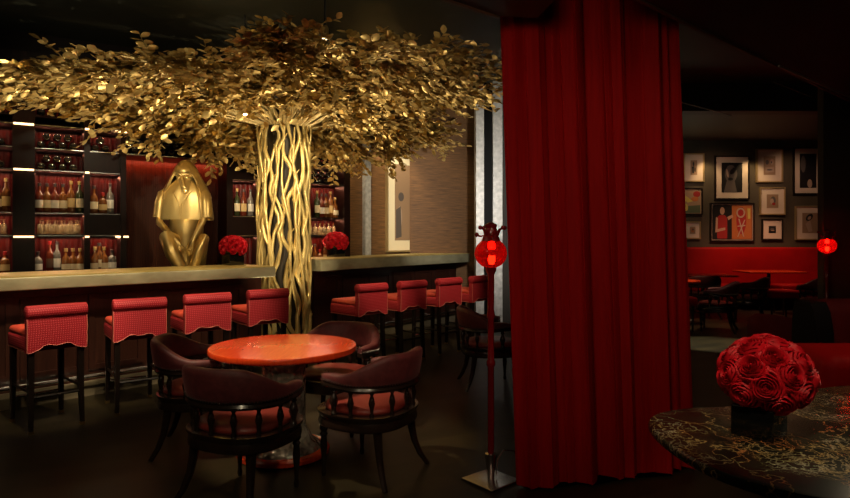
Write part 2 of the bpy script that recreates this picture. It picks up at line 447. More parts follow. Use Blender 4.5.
# ------------------------------------------------------------------ bar stools
def make_stool():
    t = thing('bar_stool', 'x', 'bar stool')
    MB().box((-.2, -.22, .625), (.2, .27, .73), .02).m('piping').box((-.203, -.2, .619), (.203, .273, .627)).build('seat_frame', 'stool', t) if False else None
    s = MB(); s.m('stool').box((-.205, -.21, .622), (.205, .275, .735), .022); s.m('piping').box((-.2, -.2, .617), (.2, .270, .626))
    s.build('seat_apron', None, t)
    c = MB(); c.box((-.20, -.19, .722), (.20, .27, .785), .03); c.build('seat', 'stool_seat', t)
    # back panel with scalloped lower edge and rolled top
    xs = [-.21+.42*i/40 for i in range(41)]
    def zb(x):
        a = abs(x)
        if a > .175: return .618
        if a > .15: return .618+(.175-a)/.025*.012
        return .630+.038*(.5-.5*math.cos(PI*min(1, (.15-a)/.075)))-.010*max(0, math.cos(PI*min(.5, a/.1)))
    b = MB().m('stool')
    for yy, fl in ((-.262, 0), (-.205, 1)):
        pass
    rings = []
    for x in xs:
        rings.append([(x, -.262, zb(x)), (x, -.270, .80), (x, -.262, .90), (x, -.205, .90), (x, -.205, zb(x))])
    b.loft(rings)
    # roll
    prof = []
    rr = []
    for x, q in ((-.213, .85), (-.208, .97), (-.2, 1.), (.2, 1.), (.208, .97), (.213, .85)):
        rr.append([(x, -.238+.056*q*math.cos(2*PI*k/20), .925+.052*q*math.sin(2*PI*k/20)) for k in range(20)])
    b.loft(rr)
    b.m('piping')
    b.tube([(x, -.263, zb(x)) for x in xs], .004, 5)
    b.tube([(-.21, -.265, .62), (-.21, -.272, .80), (-.21, -.265, .88)], .0035, 5)
    b.tube([(.21, -.265, .62), (.21, -.272, .80), (.21, -.265, .88)], .0035, 5)
    b.build('backrest', None, t)
    for sx in (-1, 1):
        for sy, yy in ((-1, -.225), (1, .23)):
            l = MB(); top = .020; bot = .014
            x = sx*.175; ex = sx*.18; ey = yy-.025 if sy < 0 else yy+.01
            l.loft([[(x+a*.021, yy+b_*.021, .62) for a, b_ in ((-1, -1), (1, -1), (1, 1), (-1, 1))],
                    [(x+a*.020, yy+b_*.020, .35) for a, b_ in ((-1, -1), (1, -1), (1, 1), (-1, 1))],
                    [(ex+a*bot, ey+b_*bot, .02) for a, b_ in ((-1, -1), (1, -1), (1, 1), (-1, 1))]])
            lo = l.build('leg', 'stool_wood', t)
            MB().box((ex-.017, ey-.017, 0), (ex+.017, ey+.017, .022)).build('foot_cap', 'brass', lo)
    for a, b_ in (((-.178, -.235, .27), (.178, -.235, .27)), ((-.178, .23, .20), (.178, .23, .20)), ((-.178, -.23, .31), (-.178, .23, .31)), ((.178, -.23, .31), (.178, .23, .31))):
        MB().tube([a, b_], .011, 6).build('stretcher', 'stool_wood' if b_[1] != .23 or a[1] != .23 else 'chrome', t)
    return t
stool = make_stool()
sl_lab = ['red dotted fabric bar stool furthest left, under left counter end', 'red dotted bar stool, second from left, at the long left counter',
          'red dotted bar stool in front of the golden statue', 'red dotted bar stool directly left of the golden trunk',
          'red dotted bar stool just right of golden trunk, first at right counter', 'red dotted bar stool, second from trunk, at right counter',
          'red dotted bar stool, third from trunk, at right counter', 'red dotted bar stool partly behind the red globe floor lamp']
OB = 5.367
for i, px in enumerate((26, 113.6, 185.3, 248.8, 359.5, 402, 440, 473)):
    tt = bt(px, OB if i < 4 else OB-.2)+.21+(.06 if i in (1, 2, 3) else 0); o = (OB if i < 4 else OB-.2)+.262
    loc = bpt(tt, o); rz = RB+math.radians([1, -11, -10, -9, -2, -3, -2, -2][i])
    if i == 0:
        stool.location = loc; stool.rotation_euler = (0, 0, rz); stool['label'] = sl_lab[0]; stool['group'] = 'bar stools along the counters'
    else: dup(stool, loc, rz, sl_lab[i], 'bar stools along the counters')

# ------------------------------------------------------------------ captain's chairs
def make_chair():
    t = thing('captain_chair', 'x', 'armchair')
    Rx, Ry = .305, .285
    def ap(th, r=0.): return ((Rx+r)*math.sin(th), -(Ry+r)*math.cos(th))
    def sm(a, b, x):
        q = min(1, max(0, (x-a)/(b-a))); return q*q*(3-2*q)
    rings = []
    N = 44; TH = math.radians(122)
    for i in range(N+1):
        th = -TH+2*TH*i/N; a = abs(math.degrees(th))
        zb = .625+.02*sm(60, 110, a); zt = .705+.125*(1-sm(28, 92, a))-.01*sm(100, 122, a)
        e = 1-.25*sm(112, 122, a); hw = .030*e+.004
        lean = .03*(1-sm(30, 95, a))
        ring = []
        hh = (zt-zb)/2; zc = (zt+zb)/2
        for k in range(14):
            an = 2*PI*k/14; cr = math.copysign(abs(math.cos(an))**.6, math.cos(an)); sr = math.copysign(abs(math.sin(an))**.6, math.sin(an))
            r = hw*cr+lean*(sr*.5+.5); x, y = ap(th, r); ring.append((x, y, zc+hh*e*sr))
        rings.append(ring)
    MB().loft(rings).build('back_cushion', 'plum', t, sharp=60)
    # wooden arm rail beneath
    rings = []
    for i in range(N+1):
        th = -TH+2*TH*i/N; z = .61+.02*sm(60, 110, abs(math.degrees(th)))
        ring = []
        for r, dz in ((-.03, -.014), (.03, -.014), (.036, 0), (.03, .018), (-.03, .018)):
            x, y = ap(th, r); ring.append((x, y, z+dz))
        rings.append(ring)
    MB().loft(rings).build('arm_rail', 'black_wood', t)
    nb = MB()
    for i in range(74):
        th = -TH+2*TH*(i+.5)/74; z = .640+.02*sm(60, 110, abs(math.degrees(th))); x, y = ap(th, .034)
        nb.ball((x, y, z), .0062, 5)
    for sx in (-1, 1):
        for k in range(8):
            th = sx*TH; x, y = ap(th, .03*math.cos(k*PI/4)); nb.ball((x, y+.004, .675+.028*math.sin(k*PI/4)), .004, 5)
    nb.build('nailhead_trim', 'chrome', t)
    for i in range(9):
        th = math.radians(-104+26*i); x, y = ap(th, 0)
        prof = [(.011, .435), (.016, .45), (.011, .465), (.013, .49), (.021, .525), (.015, .555), (.009, .575), (.015, .588), (.011, .60), (.012, .615)]
        if i in (0, 8): prof = [(r*1.35, z) for r, z in prof]
        MB().lathe(prof, (x*.98, y*.98, 0), 10).build('spindle', 'black_wood', t)
    def outline(sc, z):
        pts = []
        for k in range(36):
            a = 2*PI*k/36; c, s_ = math.cos(a), math.sin(a); p = 2.6
            r = (abs(c)**p+abs(s_)**p)**(-1/p); pts.append((.295*sc*r*c, .285*sc*r*s_+.005, z))
        return pts
    MB().loft([outline(.96, .335), outline(1.02, .345), outline(1.03, .36), outline(1.0, .40), outline(1.05, .425), outline(1.05, .438), outline(.98, .442)]).build('seat_rail', 'black_wood', t)
    MB().loft([outline(.86, .440), outline(.89, .455), outline(.86, .475), outline(.7, .488), outline(.35, .494)]).build('seat', 'chair_seat', t, sharp=70)
    for sx in (-1, 1):
        MB().lathe([(.012, 0), (.016, .02), (.012, .05), (.016, .12), (.024, .20), (.018, .26), (.026, .275), (.017, .29), (.028, .31), (.028, .345)], (sx*.215, .20, 0), 12).build('leg', 'black_wood', t)
        pts = [(sx*.20, -.19, .345), (sx*.205, -.20, .26), (sx*.215, -.215, .17), (sx*.235, -.245, .08), (sx*.265, -.285, .0)]
        l = MB(); l.tube(pts, [.030, .026, .022, .019, .018], 8); l.v = [Vector((v.x, v.y, max(0, v.z))) for v in l.v]; l.build('leg', 'black_wood', t)
    return t
chair = make_chair(); chair.scale = (1, 1, .955)
def put_chair(first, x, y, face, label, group='barrel armchairs around the tables', sc=1.):
    rz = math.radians(-face)     # face: 0 looks away from the camera, 90 looks right
    if first:
        chair.location = (x, y, 0); chair.rotation_euler = (0, 0, rz); chair['label'] = label; chair['group'] = group; return chair
    return dup(chair, (x, y, 0), rz, label, group)
put_chair(True, -1.05, 3.60, 24, 'dark plum barrel armchair with spindles nearest the camera at orange table')
put_chair(False, -.36, 3.97, -62, 'barrel armchair with brown red seat right of the round orange table')
put_chair(False, -1.60, 4.42, 80, 'plum velvet barrel armchair left of orange table behind nearest armchair')
put_chair(False, -.70, 4.86, 196, 'dark barrel armchair behind the orange table, in front of trunk')
put_chair(False, .66, 6.25, 85, 'dark barrel armchair standing behind the red globe floor lamp')
put_chair(False, at(712, 10).x, 9.85, -60, 'dark barrel armchair nearest in the back room by red banquette')
put_chair(False, at(745, 11).x, 10.9, -60, 'dark barrel armchair behind the nearest one in the back room')
put_chair(False, at(819, 10.4).x, 10.4, 250, 'dark barrel armchair half hidden by the right hand pier')
put_chair(False, at(701, 11.5).x, 11.5, 5, 'dark barrel armchair in the back room beside curtain edge')

# ------------------------------------------------------------------ round orange table
T0 = Vector((-.98, 4.27, 0))
t = thing('round_table', 'round glossy orange red pedestal table with hammered silver column', 'table', T0)
MB().lathe([(.475, .702), (.49, .706), (.502, .716), (.504, .738), (.498, .748), (.475, .751)], n=64).build('tabletop', 'orange', t)
MB().lathe([(.155, .12), (.150, .20), (.148, .60), (.16, .66), (.17, .703)], n=40).build('column', 'hammer', t)
MB().lathe([(.26, .045), (.255, .06), (.20, .10), (.156, .19)], n=40).build('column_foot', 'hammer', t)
MB().lathe([(.30, 0), (.315, .01), (.315, .035), (.305, .046)], n=48).build('base', 'orange', t)

# ------------------------------------------------------------------ curtain
def make_curtain():
    a = Vector((.418, 3.58, 0)); b = Vector((1.585, 3.92, 0)); N = 360; L = (b-a).length
    u = (b-a).normalized(); v = Vector((-u.y, u.x, 0))
    if v.y < 0: v = -v
    def pt(i, z, off=0.):
        s = i/N; k = 1-z/4.0
        ph = s*2*PI*9.5+1.7*math.sin(s*7)+1.1*math.sin(s*19+1)+.5*k*math.sin(s*11)
        amp = .026+.016*math.sin(s*13+2)
        amp *= (.55+.45*k)
        dy = amp*math.sin(ph)+.03*math.sin(s*2*PI*4.3+.8+.5*k)
        dx = .012*math.sin(ph*2+.6)+(.16*k*(1-s))+.14*k*s
        return a+u*(s*L+dx)+v*(dy+off)+Vector((0, 0, z))
    mb = MB(); Z = [.012, .3, .7, 1.1, 1.6, 2.1, 2.6, 3.1, 3.6, 3.985]
    def near_clip(p): return p
    rings = []
    for z in Z:
        rings.append([pt(i, z) for i in range(N+1)]+[pt(i, z, .012) for i in range(N, -1, -1)])
    mb.loft(rings); return mb
tag(make_curtain().build('curtain', 'curtain', sharp=80), 'heavy floor length red velvet curtain hanging in deep folds', 'curtain')

# ------------------------------------------------------------------ floor lamps
def make_lamp():
    t = thing('floor_lamp', 'x', 'floor lamp')
    b = MB().box((-.13, -.13, 0), (.13, .13, .015), .005).build('base', 'chrome', t); b.rotation_euler = (0, 0, math.radians(40))
    MB().lathe([(.022, .015), (.024, .05), (.030, .10), (.036, .15), (.036, .17), (.02, .175)], n=14).build('socket', 'chrome', t)
    prof = [(.018, .17), (.021, .2), (.020, .70), (.028, .715), (.028, .735), (.020, .75), (.020, 1.0), (.027, 1.02), (.020, 1.05), (.021, 1.27), (.032, 1.29), (.035, 1.315)]
    MB().lathe(prof, n=12).build('pole', 'lamp_red', t)
    g = MB(); rings = []
    n_ = 48
    for i in range(13):
        a = .35+(PI-.35-.42)*i/12; z = 1.40-.092*math.cos(a); r = .096*math.sin(a)
        rings.append([(r*(1+.045*math.cos(12*2*PI*k/n_))*math.cos(2*PI*k/n_), r*(1+.045*math.cos(12*2*PI*k/n_))*math.sin(2*PI*k/n_), z) for k in range(n_)])
    inner = [[(x*.94, y*.94, (z-1.40)*.94+1.40) for x, y, z in r] for r in rings]
    g.loft(rings, cap=False); g.loft(inner, cap=False); g.build('glass_globe', 'redglass', t, sharp=80)
    MB().ball((0, 0, 1.372), .016, 12, (1, 1, 1.3)).build('bulb', 'bulb', t)
    MB().lathe([(.060, 1.475), (.055, 1.49), (.042, 1.51), (.046, 1.53), (.034, 1.555), (.040, 1.575), (.012, 1.59)], n=14).build('crown', 'lamp_red', t)
    for k in range(7):
        a = 2*PI*k/7+.2; c, s_ = math.cos(a), math.sin(a)
        hz = -.03 if k % 2 else .012
        pts = [(.03*c, .03*s_, 1.485), (.045*c, .045*s_, 1.51), (.06*c, .06*s_, 1.535+hz), (.085*c, .085*s_, 1.54+hz)]
        mb = MB(); mb.tube(pts, .006, 6); mb.ball((.088*c, .088*s_, 1.545+hz), .014, 8); mb.build('berry_tendril', 'lamp_red', t)
    return t
lamp = make_lamp()
lamp['label'] = 'tall red glass globe floor lamp with steel base beside red curtain'; lamp['group'] = 'red globe floor lamps'
lamp.location = (.405, 3.78, 0)
lamp2 = dup(lamp, (at(827, 7.15).x, 7.15, .02), .5, 'small distant red globe floor lamp glowing against the dark pier', 'red globe floor lamps')
lamp2.location.z = 0
cb = MB(); cb.tube([(.44, 3.80, .03), (.45, 3.82, .12), (.49, 3.84, .17), (.56, 3.87, .155), (.62, 3.90, .05), (.72, 3.98, .012), (.9, 4.1, .012)], .005, 6)
tag(cb.build('power_cord', 'chrome'), 'thin pale power cord looping from red floor lamp base under curtain', 'cord')
def ptl(loc, e, c, r=.02):
    l = bpy.data.lights.new('bulb_light', 'POINT'); l.energy = e; l.color = c; l.shadow_soft_size = r
    o = bpy.data.objects.new('bulb_light', l); COL.objects.link(o); o.location = loc; return o
ptl((.405, 3.78, 1.435), .14, (1, .12, .05))
ptl((at(827, 7.15).x, 7.15, 1.435), 2.2, (1, .08, .04))

# ------------------------------------------------------------------ marble table
ctrl = [(.90, 2.47), (.895, 2.22), (.94, 2.01), (1.03, 1.866), (1.14, 1.775), (1.35, 1.66), (1.75, 1.60), (2.35, 1.80), (2.75, 2.30), (2.80, 2.80), (2.55, 3.09), (2.2, 3.13), (1.92, 3.05), (1.6, 2.88), (1.34, 2.74), (1.13, 2.70), (.98, 2.62)]
def crom(P, k=5):
    out = []; N = len(P)
    for i in range(N):
        p0, p1, p2, p3 = [Vector((*P[(i+j-1) % N], 0)) for j in range(4)]
        for q in range(k):
            u = q/k; out.append(.5*((2*p1)+(-p0+p2)*u+(2*p0-5*p1+4*p2-p3)*u*u+(-p0+3*p1-3*p2+p3)*u**3))
    return out
ol = crom(ctrl); cen = Vector((1.8, 2.35, 0))
t = thing('marble_table', 'large rounded dark marble table with gold veins in right foreground', 'table', cen)
def ring(off, z):
    r = []
    for p in ol:
        q = p-cen; q = q*(1+off/q.length); r.append((q.x, q.y, z))
    return r
MB().loft([ring(-.03, .705), ring(-.006, .710), ring(0, .722), ring(0, .735), ring(-.005, .745), ring(-.02, .75)]).build('tabletop', 'marble', t)
MB().lathe([(.40, 0), (.40, .03), (.12, .08), (.10, .5), (.14, .66), (.3, .706)], (.1, .1, 0), 32).build('pedestal', 'black_wood', t)

# ------------------------------------------------------------------ roses
def rose_mesh(seed, r=.055):
    rr = random.Random(seed); mb = MB()
    # (petals in the whorl, radius, rim height, outward curl)
    specs = [(2, .13, .66, .01), (3, .25, .68, .03), (3, .38, .67, .05), (4, .52, .62, .07), (5, .67, .53, .10), (5, .84, .38, .14)]
    for li, (cnt, rad, hgt, curl) in enumerate(specs):
        ph = rr.random()*6
        for k in range(cnt):
            a0 = ph+2*PI*k/cnt; wdt = PI/cnt*1.35
            U, V = 8, 6; vs = []; fs = []
            for i in range(U+1):
                for j in range(V+1):
                    u = -1+2*i/U; v = j/V; an = a0+u*wdt
                    lift = 1-.10*u*u
                    if v < .67:
                        q = v/.67; R = r*rad*(.62+.38*q); z = r*(-.30+(hgt+.30)*q*lift)
                    else:
                        q = (v-.67)/.33; R = r*(rad+curl*q); z = r*(hgt*lift+.05*math.sin(PI*q)-.30*q*q*curl*4)
                    R *= 1+.05*u+.03*math.sin(5*u+a0*3+li)*v; z += r*.04*math.sin(4*u+a0*2+li*1.7)*v        # each petal overlaps the next one spirally
                    vs.append((R*math.cos(an), R*math.sin(an), z))
            for i in range(U):
                for j in range(V):
                    p = i*(V+1)+j; fs.append((p, p+V+1, p+V+2, p+1))
            mb.add(vs, fs)
    mb.ball((0, 0, r*.45), r*.11, 8, (1, 1, 2.2))
    mb.ball((0, 0, -.05*r), r*.62, 10, (1, 1, .6))
    return mb
rose_meshes = []
def bouquet(label, loc, R, cnt, rr_, squash, seed, lab_group, jitter=.1):
    t = thing('rose_bouquet', label, 'bouquet', loc, 0, lab_group)
    MB().ball((0, 0, 0), R*.80, 18, (1, 1, squash)).build('foliage', 'rose_leaf', t)
    q = random.Random(seed); N = int(cnt*1.45); k = 0
    for i in range(N):
        zz = 1-2*(i+.5)/N
        if zz < -.60: continue
        th = i*2.399963+seed; rxy = math.sqrt(1-zz*zz)
        nrm = Vector((rxy*math.cos(th), rxy*math.sin(th), zz)); pos = Vector((nrm.x*R*.84, nrm.y*R*.84, nrm.z*R*.84*squash))
        nn = Vector((nrm.x, nrm.y, nrm.z/squash)).normalized()
        me = rose_meshes[k % len(rose_meshes)]; k += 1
        o = bpy.data.objects.new('rose', me); COL.objects.link(o); o.parent = t
        o.location = pos; o.rotation_mode = 'QUATERNION'
        o.rotation_quaternion = Vector((0, 0, 1)).rotation_difference((nn+Vector((q.uniform(-jitter, jitter), q.uniform(-jitter, jitter), .1))).normalized())
        s_ = rr_/.055*q.uniform(.95, 1.08); o.scale = (s_, s_, s_)
    return t
for s_ in range(4):
    o = rose_mesh(s_+3).build('rose', 'rose', sharp=80); rose_meshes.append(o.data); bpy.data.objects.remove(o)
def vase(name, label, loc, w_, h_, rz, m='black_glass'):
    mb = MB(); k = w_/2
    mb.m(m).box((-k, -k, 0), (k, k, h_), .006)
    o = mb.build(name, m, loc=loc, rotz=rz); return o
bq = at(766, 2.36, .968)
bouquet('large domed bouquet of red roses in black cube vase on marble table', bq, .155, 24, .062, .86, 5, 'rose bouquets', .14)
tag(vase('cube_vase', '', Vector((1.268, 2.335, .7505)), .15, .115, math.radians(42)), 'black cube vase on dark marble table', 'vase')
v1 = bpt(bt(233, 6.66), 6.66, 1.169)
vs_ = vase('cube_vase', '', v1, .19, .13, RB); tag(vs_, 'dark glass cube vase on left bar counter beside statue', 'vase')
bouquet('red rose bouquet on left bar counter between statue and trunk', v1+Vector((0, 0, .215)), .165, 34, .042, .80, 9, 'rose bouquets')
v2 = Vector((0, 0, 0)); rd = rv.normalized(); rn = Vector((-rd.y, rd.x, 0))
v2 = RA+rd*.52+rn*.45; 
Y2 = None
ray = Vector(((336-CX)/F, 1, 0))
# point on right counter, .5 m behind its front edge, seen at x = 336
k2 = (RA.dot(rn)+.52)/ray.dot(rn); v2 = ray*k2; v2.z = 1.2125
vs_ = vase('cube_vase', '', v2, .19, .13, RR); tag(vs_, 'dark glass cube vase at left end of right bar counter', 'vase')
bouquet('red rose bouquet on right bar counter just right of trunk', v2+Vector((0, 0, .215)), .185, 36, .046, .80, 2, 'rose bouquets')

# ------------------------------------------------------------------ golden tree
TC = Vector((-1.80, 7.85, 0))
tree = thing('golden_tree', 'golden metal tree with twisted stem trunk and wide leafy canopy between bar counters', 'tree', TC)
MB().lathe([(.25, 0), (.235, .5), (.225, 2.0), (.225, 3.2), (.12, 3.98)], n=20).build('trunk_core', 'dark_core', tree)
tr = random.Random(11)
NS = 24
for i in range(NS):
    a = 2*PI*i/NS+tr.uniform(-.06, .06); pts = []; rad = []
    lay = tr.uniform(0, .05); ph = tr.uniform(0, 6); ph2 = tr.uniform(0, 6); r0 = tr.uniform(.020, .032)
    ztop = 3.15
    for k in range(44):
        z = ztop*k/43; f = k/43
        an = a+.13*math.sin(ph+z*5.6)+.085*math.sin(ph2+z*12.5)+.03*math.sin(ph+z*24)
        R = .268+lay+.022*math.sin(ph2+z*7)+.10*max(0, 1-z/.35)**2+.05*max(0, (z-2.85)/.3)**2
        pts.append((R*math.cos(an), R*math.sin(an), z)); rad.append(r0*(1.1-.35*f)+.004*math.sin(z*13+ph))
    mb = MB(); mb.tube(pts, rad, 7)
    for q in range(3):
        k = tr.randrange(6, 38); p = Vector(pts[k]); an = math.atan2(p.y, p.x); o_ = Vector((math.cos(an), math.sin(an), 0)); tg = Vector((-o_.y, o_.x, 0))
        mb.tube([p, p+o_*.02+tg*tr.choice((-1, 1))*.05+Vector((0, 0, .07))], [.014, .006], 5)
    mb.build('trunk_stem', 'gold_bark', tree, sharp=80)
# cross-overs lying over the stems
for i in range(14):
    a = 2*PI*i/14+tr.uniform(-.2, .2); pts = []; sg = tr.choice((-1, 1)); za = tr.uniform(.1, 1.2); zb_ = tr.uniform(1.9, 3.0); ph = tr.uniform(0, 6)
    for k in range(20):
        f = k/19; z = za+(zb_-za)*f; an = a+sg*.55*f+.08*math.sin(ph+z*6); R = .325+.012*math.sin(z*9+ph)
        pts.append((R*math.cos(an), R*math.sin(an), z))
    MB().tube(pts, [.008+.013*math.sin(PI*min(1, .1+k/22)) for k in range(20)], 6).build('trunk_stem', 'gold_bark', tree, sharp=80)
rim = [(0, 2.75, 3.42), (45, 2.6, 2.98), (90, 2.3, 2.74), (135, 2.3, 2.70), (160, 2.5, 2.80), (180, 2.85, 3.04), (225, 3.35, 3.00), (250, 2.75, 3.10), (275, 2.55, 3.30), (315, 2.65, 3.50), (360, 2.75, 3.42)]
def rimat(a):
    a %= 360
    for (a0, r0, z0), (a1, r1, z1) in zip(rim, rim[1:]):
        if a0 <= a <= a1:
            f = (a-a0)/(a1-a0); f = f*f*(3-2*f); return r0+(r1-r0)*f, z0+(z1-z0)*f
def add_leaf(mb, p, dirv, up, L, W):
    side = dirv.cross(up).normalized(); up = side.cross(dirv).normalized(); c = .12*W
    P = lambda u, s_, z: p+dirv*(u*L)+side*(s_*W)+up*z
    cu = tr.uniform(-.1, .22)*L
    vs = [P(0, 0, 0), P(.22, .38, c), P(.55, .5, c+cu*.3), P(.85, .27, c*.5+cu*.8), P(1, 0, cu), P(.85, -.27, c*.5+cu*.8), P(.55, -.5, c+cu*.3), P(.22, -.38, c), P(.5, 0, -c*.3+cu*.25)]
    mb.add(vs, [(0, 1, 8), (1, 2, 8), (2, 3, 8), (3, 4, 8), (4, 5, 8), (5, 6, 8), (6, 7, 8), (7, 0, 8)])
def off2(p): return (p+TC).dot(n2)
def wall_bend(p):      # branches turn along the shelving instead of running into it
    o = off2(p); o0 = 7.55+.0
    return p if o < o0 else p-n2*(o-(o0+.52*math.tanh((o-o0)/1.1)))
NBR = 104
for i in range(NBR):
    ang = 360*(i*.618034 % 1); R, zr = rimat(ang); R *= tr.uniform(.62, 1.04); lay = tr.uniform(-.15, .30) if not 195 < ang < 268 else tr.uniform(-.15, .06)
    a = math.radians(ang); dirh = Vector((math.cos(a), math.sin(a), 0)); side = Vector((-dirh.y, dirh.x, 0)); bend = tr.uniform(-.25, .25)
    pts = []
    for k in range(12):
        s_ = k/11; r = .28+(R-.28)*s_
        z = 2.90*(1-s_)+zr*s_+(.20+lay*.9)*max(0, math.sin(PI*min(1, s_*1.05)))**.9*.8+lay*.45*s_
        pts.append(dirh*r+side*(bend*s_*s_*R*.4+.03*math.sin(s_*14+i))+Vector((0, 0, z-.12*s_**3)))
    pts = [wall_bend(p) for p in pts]
    mb = MB(); mb.tube(pts, [.017-.013*k/11 for k in range(12)], 5)
    lf = MB()
    ntw = int(14+R*6)
    for q in range(ntw):
        s_ = tr.uniform(.10, 1.)**.8; kf = s_*10.99; k0 = int(kf); p = pts[k0].lerp(pts[min(11, k0+1)], kf-k0)
        sgn = tr.choice((-1, 1)); dv = (dirh*tr.uniform(.35, 1.)+side*sgn*tr.uniform(.2, .9)+Vector((0, 0, tr.uniform(-.25, .25)))).normalized()
        if tr.random() < (.16 if 90 < ang < 172 else .13 if s_ < .8 and not 172 < ang < 250 else .03): dv = (dv+Vector((0, 0, -.9))).normalized()
        TL = tr.uniform(.28, .52)
        if off2(p+dv*TL) > 8.12: dv = (dv-n2*(dv.dot(n2)+.1)).normalized()
        tw = [p]; cur = dv.copy()
        for j in range(4):
            cur = (cur+Vector((tr.uniform(-.15, .15), tr.uniform(-.15, .15), tr.uniform(-.16, .06)))).normalized(); tw.append(tw[-1]+cur*TL/4)
        mb.tube(tw, [.006, .005, .004, .003, .002], 3)
        nl = 10
        for j in range(nl):
            g = (j+1)/nl*3.999; g0 = int(g); pp = tw[g0].lerp(tw[g0+1], g-g0)
            ax = (tw[g0+1]-tw[g0]).normalized(); sd = ax.cross(Vector((0, 0, 1))).normalized()*(1 if j % 2 else -1)
            ld = (ax*tr.uniform(.4, 1.)+sd*tr.uniform(.3, 1.)+Vector((0, 0, tr.uniform(-.35, .25)))).normalized()
            up = Vector((tr.uniform(-.75, .75), tr.uniform(-.75, .75), 1)).normalized()
            L = tr.uniform(.065, .112)
            if off2(pp+ld*L) > 8.24: continue
            add_leaf(lf, pp, ld, up, L, L*tr.uniform(.60, .78))
    b = mb.build('branch', 'twig', tree, sharp=80); lf.build('foliage', 'gold_leaf', b, sharp=180)

# small accent spotlights nested in the canopy
def canopy_spot(px, py, Y, label):
    p = at(px, Y, zat(py, Y)); t = thing('accent_spotlight', label, 'spotlight', p, 0, 'accent spotlights among the golden leaves')
    MB().lathe([(.03, .0), (.034, .01), (.034, .09), (.02, .11)], n=14).build('housing', 'brass', t)
    MB().ball((0, 0, .0), .027, 12, (1, 1, .6)).build('lens', 'spot_lens', t)
    MB().tube([(0, 0, .10), (0, 0, 3.995-p.z)], .008, 6).build('rod', 'black', t)
    return p
sp = [canopy_spot(325, 38, 5.5, 'bright accent spotlight above the right half of golden canopy'),
      canopy_spot(245, 114, 6.9, 'bright accent spotlight in leaves just left of trunk top')]

# ------------------------------------------------------------------ back bar shelving
shelf = thing('back_bar_shelving', 'tall dark wood back bar shelving with lit bays of bottles', 'shelving', spt(0, O2), RS)
HR = [(2.90, 3.10, 'upper'), (2.53, 2.765, 'middle'), (2.285, 2.495, 'lower')]
def slab(s0, s1, y0, y1, z0, z1, name='shelf', m='shelf_wood'):
    return MB().box((s0, y0, z0), (s1, y1, z1)).build(name, m, shelf)
D = .34
bays = [('leftmost bay', st(-55), st(12.5)), ('second bay', st(35), st(84)), ('third bay', st(90), st(120)), ('bay left of trunk', st(232), st(259)), ('bay right of trunk', st(309), st(343))]
cols = [(st(12.5), st(35)), (st(84), st(90))]
L0, L1 = st(-90), st(343)
panel0, panel1 = st(120), st(232)
# columns
for a, b in cols: slab(a, b, -.02, D, 0, 3.6, 'divider')
slab(st(120), st(126), -.04, D+.1, 0, 3.6, 'divider'); slab(st(226), st(232), -.04, D+.1, 0, 3.6, 'divider'); slab(st(343), st(349), -.04, D+.15, 0, 3.9, 'divider')
slab(st(259), st(309), 0, D, 0, 3.6, 'divider'); slab(L0, st(-55), 0, D, 0, 3.6, 'divider')
# reeded red backs
for nm, a, b in bays: slab(a, b, D, D+.03, 1.05, 3.6, 'back_panel', 'redpanel')
slab(panel0, panel1, D+.20, D+.24, 0, 3.6, 'back_panel', 'mahogany')
ledi = 0
for nm, a, b in bays:
    slab(a, b, 0, D, 3.11, 3.6, 'header')
    for z0, z1 in ((2.875, 2.895), (2.77, 2.79), (2.505, 2.525), (2.255, 2.275), (1.765, 1.785), (1.50, 1.53)):
        slab(a, b, .0, D, z0, z1, 'shelf')
    for z in (3.10, 2.78, 2.515, 2.265, 1.775, 1.515):
        slab(a, b, -.006, 0, z-.004, z+.004, 'edge_trim', 'chrome')
    slab(a, b, -.08, D, 1.02, 1.08, 'counter', 'shelf_wood'); slab(a, b, 0, D, 0, 1.02, 'cabinet', 'shelf_wood')
for nm, a, b in bays:
    if 'third' in nm or 'left of trunk' in nm:
        slab(a, b, .0, .03, 1.53, 1.766, 'panel')
        slab(a, b, .0, .03, 2.275, 2.506, 'panel')
# LED strips on the columns and rail over the statue
for a, b in cols:
    for z in (2.775, 2.262, 1.505): slab(a+.01, b-.01, -.05, -.022, z-.012, z+.008, 'led_strip', 'led')
for px in (115, 123):
    for z in (2.775, 1.505): slab(st(px), st(px+5), -.07, -.045, z-.012, z+.008, 'led_strip', 'led')
slab(panel0, panel1, -.02, D+.2, 2.50, 2.52, 'shelf', 'shelf_wood'); slab(panel0, panel1, -.028, -.02, 2.504, 2.516, 'edge_trim', 'chrome')
slab(panel0, panel1, 0, D+.2, 2.76, 2.78, 'shelf'); slab(panel0, panel1, 0, D, 3.1, 3.6, 'header')
def area(loc, sx, sy, e, c, rot, name='shelf_led'):
    l = bpy.data.lights.new(name, 'AREA'); l.shape = 'RECTANGLE'; l.size = sx; l.size_y = sy; l.energy = e; l.color = c
    o = bpy.data.objects.new(name, l); COL.objects.link(o); o.location = loc; o.rotation_euler = rot; return o
for bi, (nm, a, b) in enumerate(bays):
    for z, e in ((2.24, 1.6), (1.75, 1.2), (1.49, 1.4), (2.755, .8), (2.495, .35), (3.09, .5)):
        area(spt((a+b)/2, O2+D-.05, z), (b-a)*.95, .02, e*(b-a)*1.6, (1, .34, .18), (math.radians(-8), 0, RS))
        area(spt((a+b)/2, O2+.03, z), (b-a)*.95, .02, e*(b-a)*2.0, (1, .74, .46), (math.radians(5), 0, RS))
area(spt((panel0+panel1)/2, O2+D+.12, 2.49), (panel1-panel0)*.95, .03, 3.2, (1, .20, .10), (math.radians(38), 0, RS))

